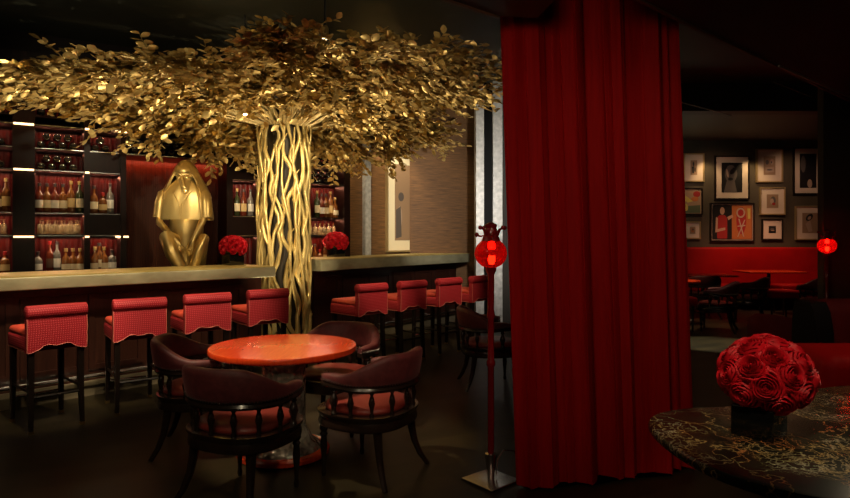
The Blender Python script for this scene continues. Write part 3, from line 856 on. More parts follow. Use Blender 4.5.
# bottles
def make_bottle(kind, glass, cap, lab):
    prof = {'round': [(.040, 0), (.044, .008), (.044, .165), (.038, .195), (.018, .222), (.014, .24), (.014, .285)],
            'tall': [(.036, 0), (.040, .008), (.040, .20), (.032, .232), (.015, .26), (.0135, .32)],
            'squat': [(.044, 0), (.048, .008), (.048, .13), (.040, .16), (.016, .18), (.014, .21)],
            'decanter': [(.040, 0), (.046, .01), (.050, .12), (.036, .17), (.015, .20), (.015, .24)]}[kind]
    t = thing('liquor_bottle', 'x', 'bottle')
    MB().lathe(prof, n=14).build('body', glass, t)
    r, z = prof[-1]
    MB().lathe([(r+.003, z-.005), (r+.004, z), (r+.004, z+.03), (r, z+.033)], n=10).build('cap', cap, t)
    R = max(p[0] for p in prof)+.0008; zz = prof[2][1]
    mb = MB(); k0 = 10; vs = []; 
    for k in range(k0+1):
        an = -PI/2+(-1.15+2.3*k/k0); vs += [(R*math.cos(an), R*math.sin(an), zz*.30), (R*math.cos(an), R*math.sin(an), zz*.80)]
    mb.add(vs, [(2*k, 2*k+2, 2*k+3, 2*k+1) for k in range(k0)]); mb.build('paper_label', lab, t, sharp=80)
    return t
M['lab_cream'] = mat('label_cream', (.82, .68, .45), .6); M['lab_tan'] = mat('label_tan', (.66, .46, .20), .6); M['lab_white'] = mat('label_white', (.85, .80, .70), .6); M['lab_dark'] = mat('label_dark', (.10, .05, .03), .6)
protos = {}
def bottle(key, loc, rz, label, group):
    if key not in protos:
        t = make_bottle(*key); protos[key] = t; t.location = loc; t.rotation_euler = (0, 0, rz); t['label'] = label; t['group'] = group; return t
    return dup(protos[key], loc, rz, label, group)
CN = {'amber': 'amber', 'rust': 'reddish', 'clear': 'clear', 'green': 'dark green'}; LN = {'lab_cream': 'cream', 'lab_tan': 'tan', 'lab_white': 'white', 'lab_dark': 'dark'}
def bottle_row(specs, z, where, group, off=.12, scale=1.0):
    for i, (px, key) in enumerate(specs):
        o = bottle(key, spt(st(px, O2+off), O2+off, z), RS, f'{CN[key[1]]} bottle, {LN[key[3]]} label, {ORD[i]} {where}', group)
        o.scale = (scale, scale, scale)
rc = ('round', 'amber', 'cap_dark', 'lab_cream'); rr1 = ('round', 'rust', 'cap_dark', 'lab_white'); tc = ('tall', 'amber', 'cap_gold', 'lab_tan'); tg = ('tall', 'green', 'cap_gold', 'lab_cream')
tw = ('tall', 'clear', 'cap_dark', 'lab_white'); dc = ('decanter', 'amber', 'cap_gold', 'lab_cream'); sq = ('squat', 'amber', 'cap_red', 'lab_tan'); sq2 = ('squat', 'clear', 'cap_dark', 'lab_white'); td = ('tall', 'rust', 'cap_red', 'lab_dark')
g1 = 'liquor bottles on the upper bottle shelf'; g2 = 'liquor bottles on the back counter'
bottle_row([(-3, rc), (6, tc)], 1.786, 'on upper bottle shelf, far left bay', g1, scale=1.08)
bottle_row([(39.5, rr1), (47, rc), (55, rr1), (63, rc), (71, tc), (79.5, tg)], 1.786, 'on upper bottle shelf between wood dividers', g1, scale=1.08)
bottle_row([(94, rc), (103, sq), (110, tw)], 1.786, 'on upper bottle shelf next to statue', g1, scale=1.05)
bottle_row([(237, tg), (243.5, ('tall', 'rust', 'cap_dark', 'lab_tan')), (250.5, tw)], 1.786, 'on the shelf just left of trunk', g1, scale=1.05)
bottle_row([(317, tg), (321.5, rr1), (326, rc), (330.5, tc), (335, dc)], 1.786, 'on the bottle shelf right of trunk', g1, scale=1.1)
bottle_row([(-4, td), (5, sq)], 1.081, 'on back counter, far left bay', g2, scale=1.05)
bottle_row([(38, sq2), (50, td), (57, tw), (66, dc), (73, dc), (80, dc)], 1.081, 'on back counter between wood dividers', g2, scale=1.05)
bottle_row([(95, dc), (99.5, rc), (104, dc), (112, sq2)], 1.081, 'on back counter next to statue', g2, scale=1.1)
bottle_row([(315, rc), (320, sq), (325, tc)], 1.081, 'on the back counter right of trunk', g2, scale=1.0)
# wine bottles lying in the racks
def make_wine():
    prof = [(.004, .012), (.030, .0), (.038, .004), (.041, .014), (.041, .18), (.030, .21), (.014, .235), (.013, .29)]
    t = MB().lathe(prof, n=18); t.xform(Matrix.Rotation(-PI/2, 4, 'X')); return t
wp = None
for nm, a, b in bays+[('rack over the statue', panel0, panel1)]:
    for z0, z1, rn_ in HR:
        if nm == 'rack over the statue' and rn_ != 'middle': continue
        if ('third' in nm or 'left of trunk' in nm) and rn_ == 'lower': continue
        zz0 = {'upper': 2.896, 'middle': 2.526, 'lower': 2.276}[rn_]
        cnt = int((b-a-.03)/.106)
        for row in (0, 1):
            for k in range(cnt-row):
                s_ = a+.06+.106*k+.053*row; loc = spt(s_, O2+.03, zz0+.043+row*.093)
                lab = f'dark wine bottle lying in the {rn_} wine rack of the {nm}' if 'rack' not in nm else 'dark wine bottle lying in the rack above the golden statue'
                if wp is None: wp = tag(make_wine().build('wine_bottle', 'wine_glass'), lab, 'wine bottle'); o = wp
                else: o = wp.copy(); COL.objects.link(o); o['label'] = lab
                o.location = loc; o.rotation_euler = (0, 0, RS); o['group'] = f'wine bottles in the {rn_} rack of the {nm}' if 'rack' not in nm else 'wine bottles in the rack above statue'
# upside-down tumblers
gp = None
for nm, a, b in bays:
    cnt = int((b-a-.05)/.072)
    if 'third' in nm or 'left of trunk' in nm: continue
    for row in (0, 1):
        for k in range(cnt):
            loc = spt(a+.05+.072*k+.03*row, O2+.07+.09*row, 1.531)
            lab = f'{"front" if row == 0 else "back"} row upside down glass tumbler in the {nm}'
            if gp is None:
                g = MB(); g.lathe([(.030, 0), (.031, .01), (.026, .11), (.022, .115)], n=12); g.lathe([(.012, .115), (.006, .125), (.006, .16), (.028, .165)], n=10)
                gp = tag(g.build('stem_glass', 'glass'), lab, 'glass'); o = gp
            else: o = gp.copy(); COL.objects.link(o); o['label'] = lab
            o.location = loc; o.rotation_euler = (0, 0, 0); o['label'] = lab.replace('tumbler', 'stem glass'); o['group'] = f'{"front" if row == 0 else "back"} row stem glasses in the {nm}'

# ------------------------------------------------------------------ golden statue
def make_statue():
    Y = 7.38; K = Y/F
    c = at(186.5, Y, 0)
    t = thing('ape_statue', 'large golden hooded seated ape statue behind the left bar counter', 'statue', (c.x, c.y, 0), math.radians(6))
    X = lambda px: (px-184)*K
    Z = lambda py: H-(py-HY)*K
    # pedestal
    MB().box((-.36, -.25, 0), (.36, .35, .62), .02).build('pedestal', 'black_wood', t)
    # torso
    def ell(cx, cy, z, rx, ry, n_=28): return [(cx+rx*math.cos(2*PI*k/n_), cy+ry*math.sin(2*PI*k/n_), z) for k in range(n_)]
    MB().loft([ell(0, .02, .62, .22, .18), ell(0, .0, Z(262), .20, .19), ell(0, 0, Z(245), .215, .19), ell(0, 0, Z(230), .235, .195), ell(0, .0, Z(215), .245, .2), ell(0, .02, Z(200), .2, .17)]).build('torso', 'gold_statue', t)
    # cape: bell with split front
    def capering(z, rx, ry, pw=2.4, cleft=0.):
        pts = []
        for k in range(48):
            a = 2*PI*k/48; cc, ss = math.cos(a), math.sin(a); r = (abs(cc)**pw+abs(ss)**pw)**(-1/pw)
            f = max(0, -ss)**10*cleft
            arm = .035*max(0, 1-abs(abs(cc)-.72)/.2)*max(0, -ss)
            pts.append((rx*r*cc, ry*r*ss*(1-f)-arm, z))
        return pts
    MB().loft([capering(Z(219), .345, .235, cleft=.03), capering(Z(220), .372, .262, cleft=.03), capering(Z(217.5), .377, .265, cleft=.05), capering(Z(208), .358, .25, cleft=.1), capering(Z(199), .335, .232, cleft=.12), capering(Z(192), .30, .21, 2.2, .12),
               capering(Z(187), .25, .18, 2.1, .1), capering(Z(182), .17, .14, 2, .0), capering(Z(176), .09, .09, 2)]).build('cape', 'gold_statue', t)
    for sx in (-1, 1):
        MB().tube([(sx*.24, -.05, Z(191)), (sx*.295, -.10, Z(196)), (sx*.315, -.125, Z(205)), (sx*.325, -.145, Z(218.5))], [.045, .078, .085, .090], 18).build('sleeve', 'gold_statue', t, sharp=50)
    for sx in (-1, 1):
        MB().tube([(sx*.15, -.17, Z(191)), (sx*.06, -.245, Z(199)), (sx*.012, -.268, Z(207)), (sx*.010, -.272, Z(219))], [.004, .006, .006, .004], 8).build('cape_seam', 'gold_statue', t, sharp=50)
    # hood / long hair: open at the face
    rings = []
    prof = [(160, .012, .012, 0), (160.6, .040, .050, 0), (162.5, .075, .090, 0), (166, .108, .125, .15), (170, .134, .148, .55), (175, .164, .160, .95), (180, .194, .172, 1.1), (185, .228, .185, 1.12), (190, .258, .198, 1.1), (195, .285, .212, 1.08), (198, .296, .215, 1.08)]
    for py, rx, ry, gp_ in prof:
        pts = []; g = .72*gp_
        for k in range(41):
            a = -PI/2+g+(2*PI-2*g)*k/40
            flare = 1+.05*max(0, 1-k/3)+.05*max(0, 1-(40-k)/3)
            pts.append((rx*math.cos(a)*flare, ry*math.sin(a)*flare-.02, Z(py)))
        inn = [(x*.86, (y+.02)*.86-.02, z-.004) for x, y, z in reversed(pts)]
        rings.append(pts+inn)
    MB().loft(rings).build('hood', 'gold_statue', t, sharp=50)
    # smooth fringe hanging over the brow
    fr = []
    for py, w_, y_ in ((161.5, .030, -.075), (164, .060, -.115), (167, .080, -.145), (170, .090, -.165), (172.5, .094, -.178), (173.6, .090, -.176)):
        fr.append([(w_*math.cos(a), y_-.012*math.sin(a)*1.6+.030*(math.cos(a)**2), Z(py)-.012*math.cos(a)**2) for a in [PI*k/12 for k in range(13)]]+[(w_*.9*math.cos(a), y_+.05, Z(py)) for a in [PI-PI*k/6 for k in range(7)]])
    MB().loft(fr).build('fringe', 'gold_statue', t, sharp=60)
    # head: heavy brow, deep eyes, long drooping muzzle turned to the right
    h = MB(); rr = []
    for py, cx, cy, rx, ry in ((168, 0, -.06, .075, .07), (172, 0, -.075, .098, .088), (175.5, .0, -.085, .104, .094), (178, .004, -.085, .098, .092), (181, .012, -.105, .083, .096), (184, .020, -.125, .070, .094), (187, .028, -.145, .060, .084), (190, .035, -.16, .052, .070), (192.5, .040, -.17, .042, .052), (194, .041, -.17, .020, .026)):
        rr.append(ell(cx, cy, Z(py), rx, ry, 24))
    h.loft(rr)
    h.tube([(-.088, -.145, Z(176.6)), (-.055, -.178, Z(175)), (-.02, -.190, Z(176.2)), (.0, -.188, Z(177.6)), (.035, -.190, Z(176)), (.068, -.172, Z(175)), (.092, -.140, Z(176.6))], [.010, .018, .018, .013, .018, .018, .010], 10)
    h.tube([(.0, -.185, Z(177)), (.016, -.212, Z(181)), (.028, -.232, Z(185)), (.036, -.240, Z(188))], [.014, .018, .020, .026], 10)
    h.ball((.036, -.236, Z(188.6)), .030, 12, (1.15, .8, .7)); h.ball((.022, -.252, Z(189.2)), .010, 8); h.ball((.052, -.250, Z(189.2)), .010, 8)
    for ex in (-.042, .050):
        h.ball((ex, -.172, Z(178.6)), .017, 10, (1.3, .7, .8)); h.tube([(ex-.026, -.168, Z(180)), (ex, -.180, Z(180.6)), (ex+.026, -.168, Z(180))], [.004, .007, .004], 6)
    h.tube([(-.012, -.195, Z(190.4)), (.036, -.232, Z(191.6)), (.084, -.185, Z(190.4))], [.006, .010, .006], 8)
    h.tube([(.0, -.195, Z(192.6)), (.038, -.222, Z(193.4)), (.076, -.190, Z(192.6))], [.008, .016, .008], 8)
    h.build('head', 'gold_statue', t, sharp=70)
    # arms and hands
    def arm(pts, rad, hand, fdir, nm):
        a = MB(); a.tube([(X(px), y, Z(py)) for px, y, py in pts], rad, 12)
        o = a.build('arm', 'gold_statue', t, sharp=80)
        hb = MB(); hx, hy, hz = X(hand[0]), hand[1], Z(hand[2])
        fd = Vector(fdir).normalized(); sd = fd.cross(Vector((0, -1, 0))).normalized()
        p = Vector((hx, hy, hz)); hb.loft([[tuple(p+fd*u+sd*(w_*cs)+Vector((0, -1, 0))*(th_*sn)) for cs, sn in [(math.cos(2*PI*k/12), math.sin(2*PI*k/12)) for k in range(12)]] for u, w_, th_ in ((-.03, .024, .022), (.0, .034, .022), (.05, .042, .022), (.075, .040, .018))])
        for f in range(4):
            b0 = p+fd*.07+sd*(-.030+.020*f); L = (.075, .09, .085, .065)[f]
            hb.tube([b0, b0+fd*L*.5+Vector((0, -.008, 0)), b0+fd*L+Vector((0, .006, 0))], [.0115, .011, .008], 8)
        b0 = p+fd*.01+sd*nm*.03; hb.tube([b0, b0+fd*.04+sd*nm*.022, b0+fd*.075+sd*nm*.02], [.013, .012, .009], 8)
        hb.build('hand', 'gold_statue', o, sharp=80)
    arm([(157, -.14, 214), (158.5, -.20, 223), (168, -.26, 230), (178.5, -.31, 238.5)], [.05, .045, .040, .026], (180, -.315, 240), (.6, -.05, -.8), 1)
    arm([(209, -.14, 214), (208, -.20, 222), (204, -.27, 232), (200, -.31, 240)], [.05, .045, .040, .026], (199.5, -.315, 242), (-.32, -.05, -.9), 1)
    # legs: thighs forward, shins down
    for pts, rad in (([(174, .0, 262), (170, -.16, 241), (168, -.28, 238), (174, -.31, 252), (184, -.28, 268), (187, -.27, 282)], [.11, .125, .11, .095, .075, .06]),
                     ([(196, .0, 262), (203, -.14, 240), (208, -.24, 238), (203, -.28, 252), (196, -.26, 268), (194, -.26, 282)], [.10, .095, .075, .075, .065, .055])):
        MB().tube([(X(a+2.5), b, Z(c_)) for a, b, c_ in pts], rad, 16).build('leg', 'gold_statue', t, sharp=80)
    return t
SX = .82
_st = make_statue()
for _c in _st.children:
    if _c.name.split('.')[0] in ('cape', 'sleeve', 'arm', 'leg', 'torso', 'cape_seam'): _c.scale = (SX, 1, 1)

# ------------------------------------------------------------------ tall framed picture in the niche
def picture(loc, rz, W, Hh, label, frame, mt, matw, art, group=None, fw=.022, depth=.035):
    """origin = centre of the picture's back on the wall, faces local -y"""
    t = thing('framed_picture', label, 'picture', loc, rz, group)
    f = MB(); w2, h2 = W/2, Hh/2
    f.box((-w2, -depth, h2-fw), (w2, 0, h2)); f.box((-w2, -depth, -h2), (w2, 0, -h2+fw)); f.box((-w2, -depth, -h2+fw), (-w2+fw, 0, h2-fw)); f.box((w2-fw, -depth, -h2+fw), (w2, 0, h2-fw))
    f.build('frame', frame, t)
    MB().box((-w2+fw, -depth*.6, -h2+fw), (w2-fw, -.004, h2-fw)).build('mat_board', mt, t)
    aw, ah = w2-fw-matw, h2-fw-matw; y = -depth*.6
    p = MB(); base, shapes = art
    p.m(base).box((-aw, y-.003, -ah), (aw, y, ah))
    for si, (m_, poly) in enumerate(shapes):
        yy = y-.0035-.0006*si; p.m(m_).add([(x*aw, yy, z*ah) for x, z in poly], [tuple(range(len(poly)))])
    p.build('print', None, t)
    return t
def E(cx, cz, rx, rz, n_=18, rot=0): return [(cx+rx*math.cos(2*PI*k/n_)*math.cos(rot)-rz*math.sin(2*PI*k/n_)*math.sin(rot), cz+rx*math.cos(2*PI*k/n_)*math.sin(rot)+rz*math.sin(2*PI*k/n_)*math.cos(rot)) for k in range(n_)]
M['niche_mat'] = mat('niche_mat_board', (.80, .70, .48), .7)
pc = at(402, 10.66); zc = (zat(153, 10.6)+zat(252, 10.6))/2; hh = zat(153, 10.6)-zat(252, 10.6)
w0 = A1+pv*((pc-A1).dot(pv)); nn_ = Vector((pv.y, -pv.x, 0))
W_ = .86
l_edge = at(386.5, 10.3); sL = (l_edge-A1).dot(pv)
# left edge found by intersecting the sight line with the wall face
r_ = Vector(((387-CX)/F, 1, 0)); nw = Vector((-pv.y, pv.x, 0)); Yf = (A1-nw*.05).dot(nw)/r_.dot(nw); pl = r_*Yf
pcen = pl+pv*(W_/2)
picture((pcen.x+nw.x*.045, pcen.y+nw.y*.045, zc), prot, W_, hh, 'tall gold framed picture with wide cream mat in the niche behind right counter', 'frame_gold', 'niche_mat', .17,
        ('pic_tan', [('pic_grey', E(-.35, .15, .3, .12)), ('pic_pale', E(-.5, -.4, .25, .3)), ('pic_grey', [(-.9, -.2), (-.4, -.1), (-.3, -.9), (-.9, -.95)])]), fw=.03, depth=.05)

# ------------------------------------------------------------------ picture wall in the back room
YW = 13.995
def wp_(x0, x1, y0, y1, label, frame, mt, mw, art, dz=0):
    Yp = YW; a = at(x0, Yp, zat(y0, Yp)); b = at(x1, Yp, zat(y1, Yp))
    picture(((a.x+b.x)/2, Yp, (a.z+b.z)/2), 0, b.x-a.x, a.z-b.z, label, frame, mt, mw, art, 'framed pictures on the back room wall', fw=.028, depth=.05)
wp_(683, 703.5, 153.5, 182, 'white matted print of small dark figures, top left on picture wall', 'frame_gold', 'mat_white', .13, ('pic_tan', [('pic_black', E(-.1, .5, .25, .3)), ('pic_black', [(-.6, .1), (.1, .2), (.0, -.8), (-.5, -.7)]), ('pic_black', E(.35, -.3, .2, .35))]))
wp_(714, 748.5, 156, 199.5, 'large dark portrait in black frame with wide pale mat', 'frame_black', 'mat_white', .13, ('pic_black', [('pic_grey', E(-.1, .25, .6, .6, 18, .4)), ('pic_black', E(.1, .45, .35, .18, 18, .5)), ('pic_grey', [(-.5, -.2), (.2, -.1), (.5, -1), (-.8, -1)]), ('pic_black', E(-.15, -.1, .25, .1)), ('pic_pale', E(-.45, .3, .1, .3, 14, .3))]))
wp_(755.5, 782, 149, 182.5, 'tan print of sketched faces in pale mat, above the square etching', 'frame_gold', 'mat_white', .14, ('pic_tan', [('pic_grey', E(-.4, .35, .3, .25)), ('pic_pale', E(.4, .4, .3, .3)), ('pic_grey', E(.3, .35, .12, .12)), ('pic_pale', [(-.7, -.2), (.7, -.15), (.7, -.7), (-.7, -.75)]), ('pic_grey', E(0, -.45, .5, .08))]))
wp_(759, 784.5, 187.5, 215, 'square tan etching in pale mat above the smallest dark picture', 'frame_gold', 'mat_white', .13, ('pic_tan', [('pic_grey', E(.1, .1, .45, .6)), ('pic_pale', E(-.1, .0, .3, .4)), ('pic_red', E(.2, -.4, .3, .2))]))
wp_(761, 782, 219, 240, 'small square picture with tiny dark centre and wide white mat', 'frame_black', 'mat_white', .13, ('pic_black', [('pic_grey', E(0, .1, .6, .3)), ('pic_tan', E(.1, -.3, .5, .15))]))
wp_(792.5, 822, 147.5, 194.5, 'tall dark silhouette portrait at right end of picture wall, upper one', 'frame_black', 'mat_white', .12, ('pic_black', [('pic_grey', E(-.6, .4, .3, .5)), ('pic_pale', E(.2, -.75, .3, .25)), ('pic_black', E(.2, .3, .4, .5))]))
wp_(794.5, 824, 206, 240, 'pale framed sketch beside right pier, below the silhouette portrait', 'frame_gold', 'mat_white', .13, ('pic_tan', [('pic_pale', [(-.6, -.1), (.0, .3), (.3, -.8), (-.2, -.9)]), ('pic_black', E(-.1, .55, .5, .3, 18, .5)), ('pic_pale', E(-.1, .5, .25, .15, 18, .5))]))
wp_(681, 702, 188, 215, 'unmatted yellow and red abstract picture behind curtain edge', 'frame_black', 'pic_black', .005, ('pic_tan', [('pic_red', E(.5, .6, .4, .25)), ('pic_yellow', [(-.95, .6), (-.4, .3), (.1, .0), (-.5, -.1), (-.95, .1)]), ('pic_green', [(-.9, -.4), (.9, -.3), (.9, -.95), (-.9, -.95)]), ('pic_yellow', E(-.7, -.5, .25, .3)), ('pic_orange', E(.3, .2, .4, .2))]))
wp_(684, 700, 221.5, 239, 'small square brown sketch in pale mat, lowest left on picture wall', 'frame_gold', 'mat_white', .09, ('pic_tan', [('pic_orange', E(0, 0, .5, .6)), ('pic_grey', E(.1, .2, .35, .3))]))
wp_(709.5, 753.5, 203, 241.5, 'wide picture of a person in red top beside orange painted panel', 'frame_black', 'mat_dark', .02, ('pic_black', [
    ('pic_orange', [(-.02, .98), (.98, .98), (.98, -.98), (-.02, -.98)]), ('pic_red', [(-.80, .25), (-.62, .42), (-.38, .42), (-.25, .25), (-.25, -.95), (-.75, -.95)]),
    ('pic_skin', E(-.5, .66, .12, .22)), ('pic_black', [(-.64, .7), (-.5, .95), (-.36, .7), (-.38, .88), (-.5, 1.), (-.62, .88)]), ('pic_skin', [(-.82, .3), (-.72, .25), (-.74, -.4), (-.35, -.3), (-.35, -.45), (-.85, -.6)]), ('pic_skin', [(-.25, .3), (.0, .45), (.05, .3), (-.2, .12)]),
    ('pic_red', E(.45, .1, .25, .8)), ('pic_pale', E(.42, .55, .22, .3)), ('pic_red', E(.42, .55, .15, .2)), ('pic_pale', [(.3, .2), (.36, .2), (.6, -.85), (.54, -.85)]), ('pic_pale', [(.6, .15), (.66, .15), (.3, -.85), (.24, -.85)]), ('pic_pale', [(.25, -.2), (.65, -.15), (.65, -.22), (.25, -.27)]), ('pic_yellow', [(.75, .8), (.9, .8), (.9, .2), (.78, .2)])]))
# picture lights
for px, py in ((709, 148), (752, 148)):
    Yp = 13.5; z = zat(py, Yp)+.5
# ------------------------------------------------------------------ banquette and back room furniture
t = thing('banquette', 'long red upholstered banquette along the back room wall', 'banquette', (5.0, 13.4, 0))
x0, x1 = -3.1, 5.5
MB().box((x0, .30, 0), (x1, .58, 1.27), .05).build('backrest', 'banq', t)
MB().box((x0, -.30, .32), (x1, .32, .47), .05).build('seat', 'banq', t)
MB().box((x0, -.26, 0), (x1, .30, .33)).build('base', 'darkred', t)
def simple_table(name, x, y, sx, sy, z, m, label, round_=True):
    t = thing(name, label, 'table', (x, y, 0))
    if round_: MB().lathe([(sx*.95, z-.035), (sx, z-.03), (sx, z-.005), (sx*.97, z)], n=36).build('tabletop', m, t)
    else: MB().box((-sx, -sy, z-.035), (sx, sy, z), .012).build('tabletop', m, t)
    MB().lathe([(.22, 0), (.22, .02), (.04, .05), (.035, z-.06), (.09, z-.034)], n=20).build('pedestal', 'black_wood', t)
    return t
simple_table('round_table', at(681, 10.7).x, 10.75, .34, 0, .75, 'orange', 'small round orange table at curtain edge in the back room')
simple_table('dining_table', at(704, 12.3).x, 12.35, .55, .35, .75, 'orange', 'red topped table behind the small orange one, by banquette', False)
simple_table('dining_table', at(770, 12.7).x, 12.75, .58, .35, .80, 'orange', 'red topped rectangular table in front of banquette centre', False)
def ottoman(px, Y, w_, z, label):
    t = thing('ottoman', label, 'stool', at(px, Y), 0, 'red upholstered stools in the back room')
    MB().box((-w_/2, -.22, z-.14), (w_/2, .22, z), .035).build('seat', 'banq', t)
    for sx in (-1, 1):
        for sy in (-1, 1): MB().lathe([(.014, 0), (.02, z-.13)], (sx*(w_/2-.06), sy*.16, 0), 8).build('leg', 'black_wood', t)
ottoman(779, 11.0, .56, .56, 'red upholstered bench seat before banquette, nearer one')
ottoman(789, 12.0, .52, .58, 'red upholstered bench seat before banquette, farther one')
ottoman(681, 9.9, .36, .55, 'red upholstered stool at the curtain edge in back room')
# lounge armchairs on the right
def tub(name, loc, rz, R, z_top, label, m, m2, z_seat=.42):
    t = thing(name, label, 'armchair', loc, rz)
    N = 30; TH = math.radians(118); rings = []
    for i in range(N+1):
        th = -TH+2*TH*i/N; a = abs(th)/TH; zt = z_top-(z_top-z_seat-.22)*(a**2.2); ring_ = []
        for k in range(12):
            an = 2*PI*k/12; cr = math.copysign(abs(math.cos(an))**.7, math.cos(an)); sr = math.copysign(abs(math.sin(an))**.7, math.sin(an))
            r = R+.07*cr+.05*(sr*.5+.5); zc_ = (zt+.14)/2; hz = (zt-.14)/2
            ring_.append((r*math.sin(th), -r*math.cos(th), zc_+hz*sr))
        rings.append(ring_)
    MB().loft(rings).build('backrest', m, t, sharp=70)
    MB().lathe([(R*.9, .15), (R*.95, .2), (R*.95, z_seat-.04), (R*.85, z_seat)], n=30).build('seat', m2, t, sharp=60)
    for k in range(4):
        a = PI/4+k*PI/2; MB().lathe([(.015, 0), (.022, .16)], (R*.7*math.cos(a), R*.7*math.sin(a), 0), 8).build('leg', 'black_wood', t)
    return t
tub('lounge_chair', at(784, 5.7, 0), math.radians(-60), .20, .80, 'rounded dark red velvet lounge chair behind the large bouquet', 'darkred', 'darkred', .40)
t = thing('lounge_sofa', 'dark red lounge sofa at right edge with black side panel, behind marble table', 'sofa', (3.25, 4.3, 0))
MB().box((-.31, .22, .12), (1.2, .50, 1.03), .10).build('backrest', 'darkred', t)
sd = MB(); sd.loft([[(-.42, .10+.12*f, z), (-.30, .10+.12*f, z), (-.30, .46-.05*f, z), (-.42, .46-.05*f, z)] for z, f in ((.12, 0), (.5, .1), (.8, .3), (.95, .6), (1.02, 1.)) ]); sd.build('side_panel', 'black', t)
MB().box((-.86, -.66, .30), (1.2, -.10, .79), .08).build('seat', 'banq', t)
MB().box((-.30, -.12, .10), (1.2, .3, .45)).build('base', 'darkred', t)
for x in (-.7, 1.1):
    for y in (-.5, .0): MB().lathe([(.02, 0), (.028, .32)], (x, y, 0), 8).build('leg', 'black_wood', t)

# ------------------------------------------------------------------ lights
WARM = (1, .80, .50)
GOLD = (1, .85, .56)
def spot(loc, target, e, size, blend=.5, c=WARM, r=.04, name='pin_or_fill_spot'):  # serves real pin spots and spots added without fixtures to brighten things
    l = bpy.data.lights.new(name, 'SPOT'); l.energy = e; l.spot_size = math.radians(size); l.spot_blend = blend; l.color = c; l.shadow_soft_size = r
    o = bpy.data.objects.new(name, l); COL.objects.link(o); o.location = loc
    o.rotation_euler = (Vector(target)-Vector(loc)).to_track_quat('-Z', 'Y').to_euler(); return o
# orange table pin spot
spot((-2.3, 3.7, 3.85), (-.99, 4.27, .75), 540, 26, .4)
# stools left / right
spot((-1.6, 3.2, 3.9), bpt(bt(60, OB), OB, .95), 400, 19, .9)
spot((-1.2, 3.4, 3.9), bpt(bt(150, OB), OB, .95), 400, 17, .9)
spot((-.7, 3.8, 3.9), bpt(bt(230, OB), OB, .95), 400, 17, .9)
spot((.5, 4.6, 3.9), bpt(bt(375, OB), OB, .95), 430, 18, .9)
spot((1.0, 5.0, 3.9), bpt(bt(440, OB), OB, .95), 430, 18, .9)
# counters from above
for px in (0, 70, 140, 220): spot(bpt(bt(px, 6.4), 4.9, 2.5), bpt(bt(px, 6.4), 6.1, 1.12), 75, 50, .8)
for k in (.5, 1.7, 2.9): 
    q = RA+rd*k+rn*.0; spot((q.x+.5, q.y-.4, 3.9), (q.x, q.y, 1.1), 110, 50, .8)
# trunk: spots added in front and uplights at its foot, without fixtures
spot((-1.7, 5.0, 2.4), (-1.8, 7.8, 1.9), 260, 36, .6)
spot((-.3, 6.2, 3.0), (-1.8, 7.8, 2.0), 110, 50, .6)
for a in (-2.3, -1.2, -.3, 2.6):
    spot((TC.x+.75*math.cos(a), TC.y+.75*math.sin(a), .15), (TC.x+.5*math.cos(a), TC.y+.5*math.sin(a), 3.2), 60, 70, .6)
# canopy: unseen spots added below and in front to brighten the leaves
spot((-2.6, 6.6, 1.25), (-3.2, 6.9, 3.2), 120, 110, .8, GOLD)
spot((-1.2, 6.4, 1.25), (-1.0, 7.2, 3.2), 90, 110, .8, GOLD)
spot((-3.6, 5.6, 1.25), (-3.9, 6.0, 3.0), 70, 110, .8, GOLD)
spot((-.4, 8.2, 1.2), (-.2, 8.6, 3.2), 60, 110, .8, GOLD)
spot((-1.8, 3.6, 3.2), (-2.6, 6.4, 3.2), 80, 60, .8, GOLD)
spot((.2, 4.0, 3.5), (-.6, 6.6, 3.5), 70, 60, .8, GOLD)
spot((-2.2, 5.6, 3.95), (-1.6, 7.2, 3.4), 50, 110, .8, GOLD)
# statue: spots added to bring out head and hood
spot((-3.6, 4.9, 3.1), at(184, 7.3, 2.05), 170, 15, .7)
spot(at(160, 6.2, 2.55), at(184, 7.3, 2.05), 26, 45, .9, GOLD, .18)
# niche picture and brown walls
spot(at(392, 9.9, 3.5), at(395, 10.7, 2.1), 110, 60, .7)
spot(at(432, 9.6, 3.4), at(440, 10.8, 2.1), 42, 80, .8)
spot(at(500, 7.6, 2.1), at(490, 9.9, 2.0), 200, 95, .8, (1, .93, .82))  # added in front to brighten the silver pilasters
spot(at(360, 9.0, 3.3), at(362, 9.9, 1.9), 70, 60, .8)
# chairs: spots added on the camera side to lift cushions and nailheads
spot((-1.6, 1.4, 3.4), (-1.15, 3.5, .7), 50, 40, .8, WARM, .15)
spot((.6, 2.2, 3.2), (-.3, 3.95, .6), 50, 34, .8, WARM, .15)
spot((-.9, .5, 1.9), (-1.1, 3.6, .62), 26, 34, .9, WARM, .05)
spot((.3, .9, 2.0), (-.3, 3.9, .62), 22, 26, .9, WARM, .05)
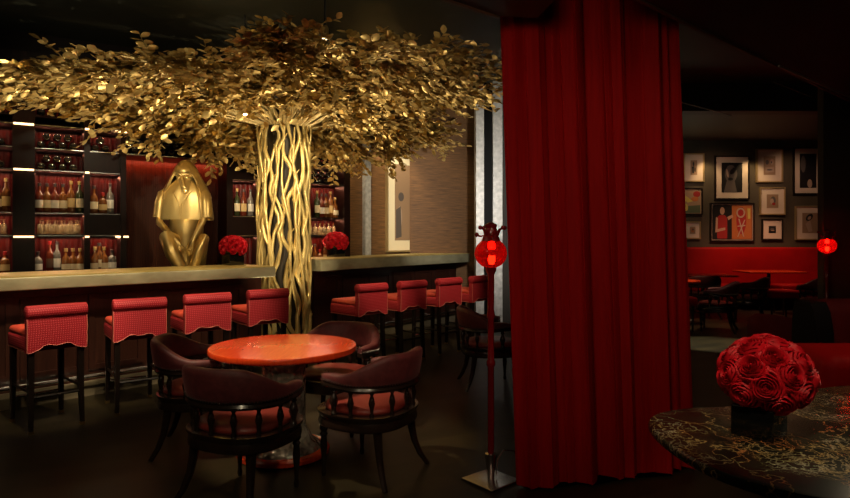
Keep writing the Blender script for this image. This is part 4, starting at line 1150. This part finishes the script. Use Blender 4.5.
# counter faces: spots added in front to brighten the slab edges
spot((-2.2, 3.0, 2.4), bpt(bt(90, 6.05), 6.05, 1.1), 70, 50, .8)
spot((-1.0, 4.0, 2.4), bpt(bt(215, 6.05), 6.05, 1.1), 50, 40, .8)
spot((.6, 6.5, 2.6), RA+rd*1.7+Vector((0, 0, 1.1)), 60, 50, .8)
# curtain
spot((-.1, .9, 2.4), (.8, 3.8, 1.6), 62, 70, .8, (1, .6, .4), .4)
spot((1.6, 2.2, 2.7), (1.3, 3.9, 1.4), 14, 80, .8, (1, .6, .4), .2)
# bouquet and marble table
spot((.8, 1.2, 2.6), (1.32, 2.35, .9), 78, 30, .7)
spot((2.9, 3.6, 2.6), (1.7, 2.3, .75), 40, 60, .8)
# picture wall, banquette, floor pool
for px in (709, 752): spot(at(px, 13.55, 3.4), at(px, 14, 2.6), 26, 75, .8, (1, .68, .34))
spot(at(800, 12.6, 3.5), at(790, 14, 2.2), 35, 80, .8, (1, .6, .4))
spot(at(715, 12.4, 3.5), at(715, 14, 2.2), 30, 80, .8, (1, .6, .4))
spot(at(692, 10.4, 3.5), at(686, 10.7, .7), 260, 34, .7, (1, .6, .35))
spot(at(770, 12.0, 3.5), at(765, 13.2, .8), 210, 70, .8, (1, .5, .3))
spot(at(782, 11.0, 3.4), at(782, 11.4, .5), 130, 34, .8, (1, .5, .3))  # added to lift the red benches out of the dark
spot(at(725, 9.2, 3.2), at(718, 9.9, .7), 40, 34, .8, (1, .8, .6))
spot((3.0, 8.0, 3.6), at(716, 8.6, 0), 1300, 22, .6, (.9, .88, .72))
spot((4.6, 10.2, 3.6), at(705, 10.4, 0), 60, 30, .6, (.9, .85, .7))
spot((2.9, 3.2, 2.75), (3.2, 4.0, .7), 40, 60, .8, (1, .6, .4))  # added to brighten the sofa
spot((2.6, 5.2, 3.6), (3.6, 6.1, .7), 60, 30, .8, (1, .6, .4))  # added to brighten the lounge chair
# soft room wash
area((-3, 3, 3.9), 3, 3, 7, (1, .72, .45), (0, 0, 0), 'room_wash')
area((-4, 4, 2.2), 3, 3, 10, (.9, .85, .6), (PI, 0, 0), 'room_wash')
area((4.6, 12.3, 2.6), 2.5, 1.2, 4, (.9, .85, .6), (PI, 0, 0), 'room_wash')
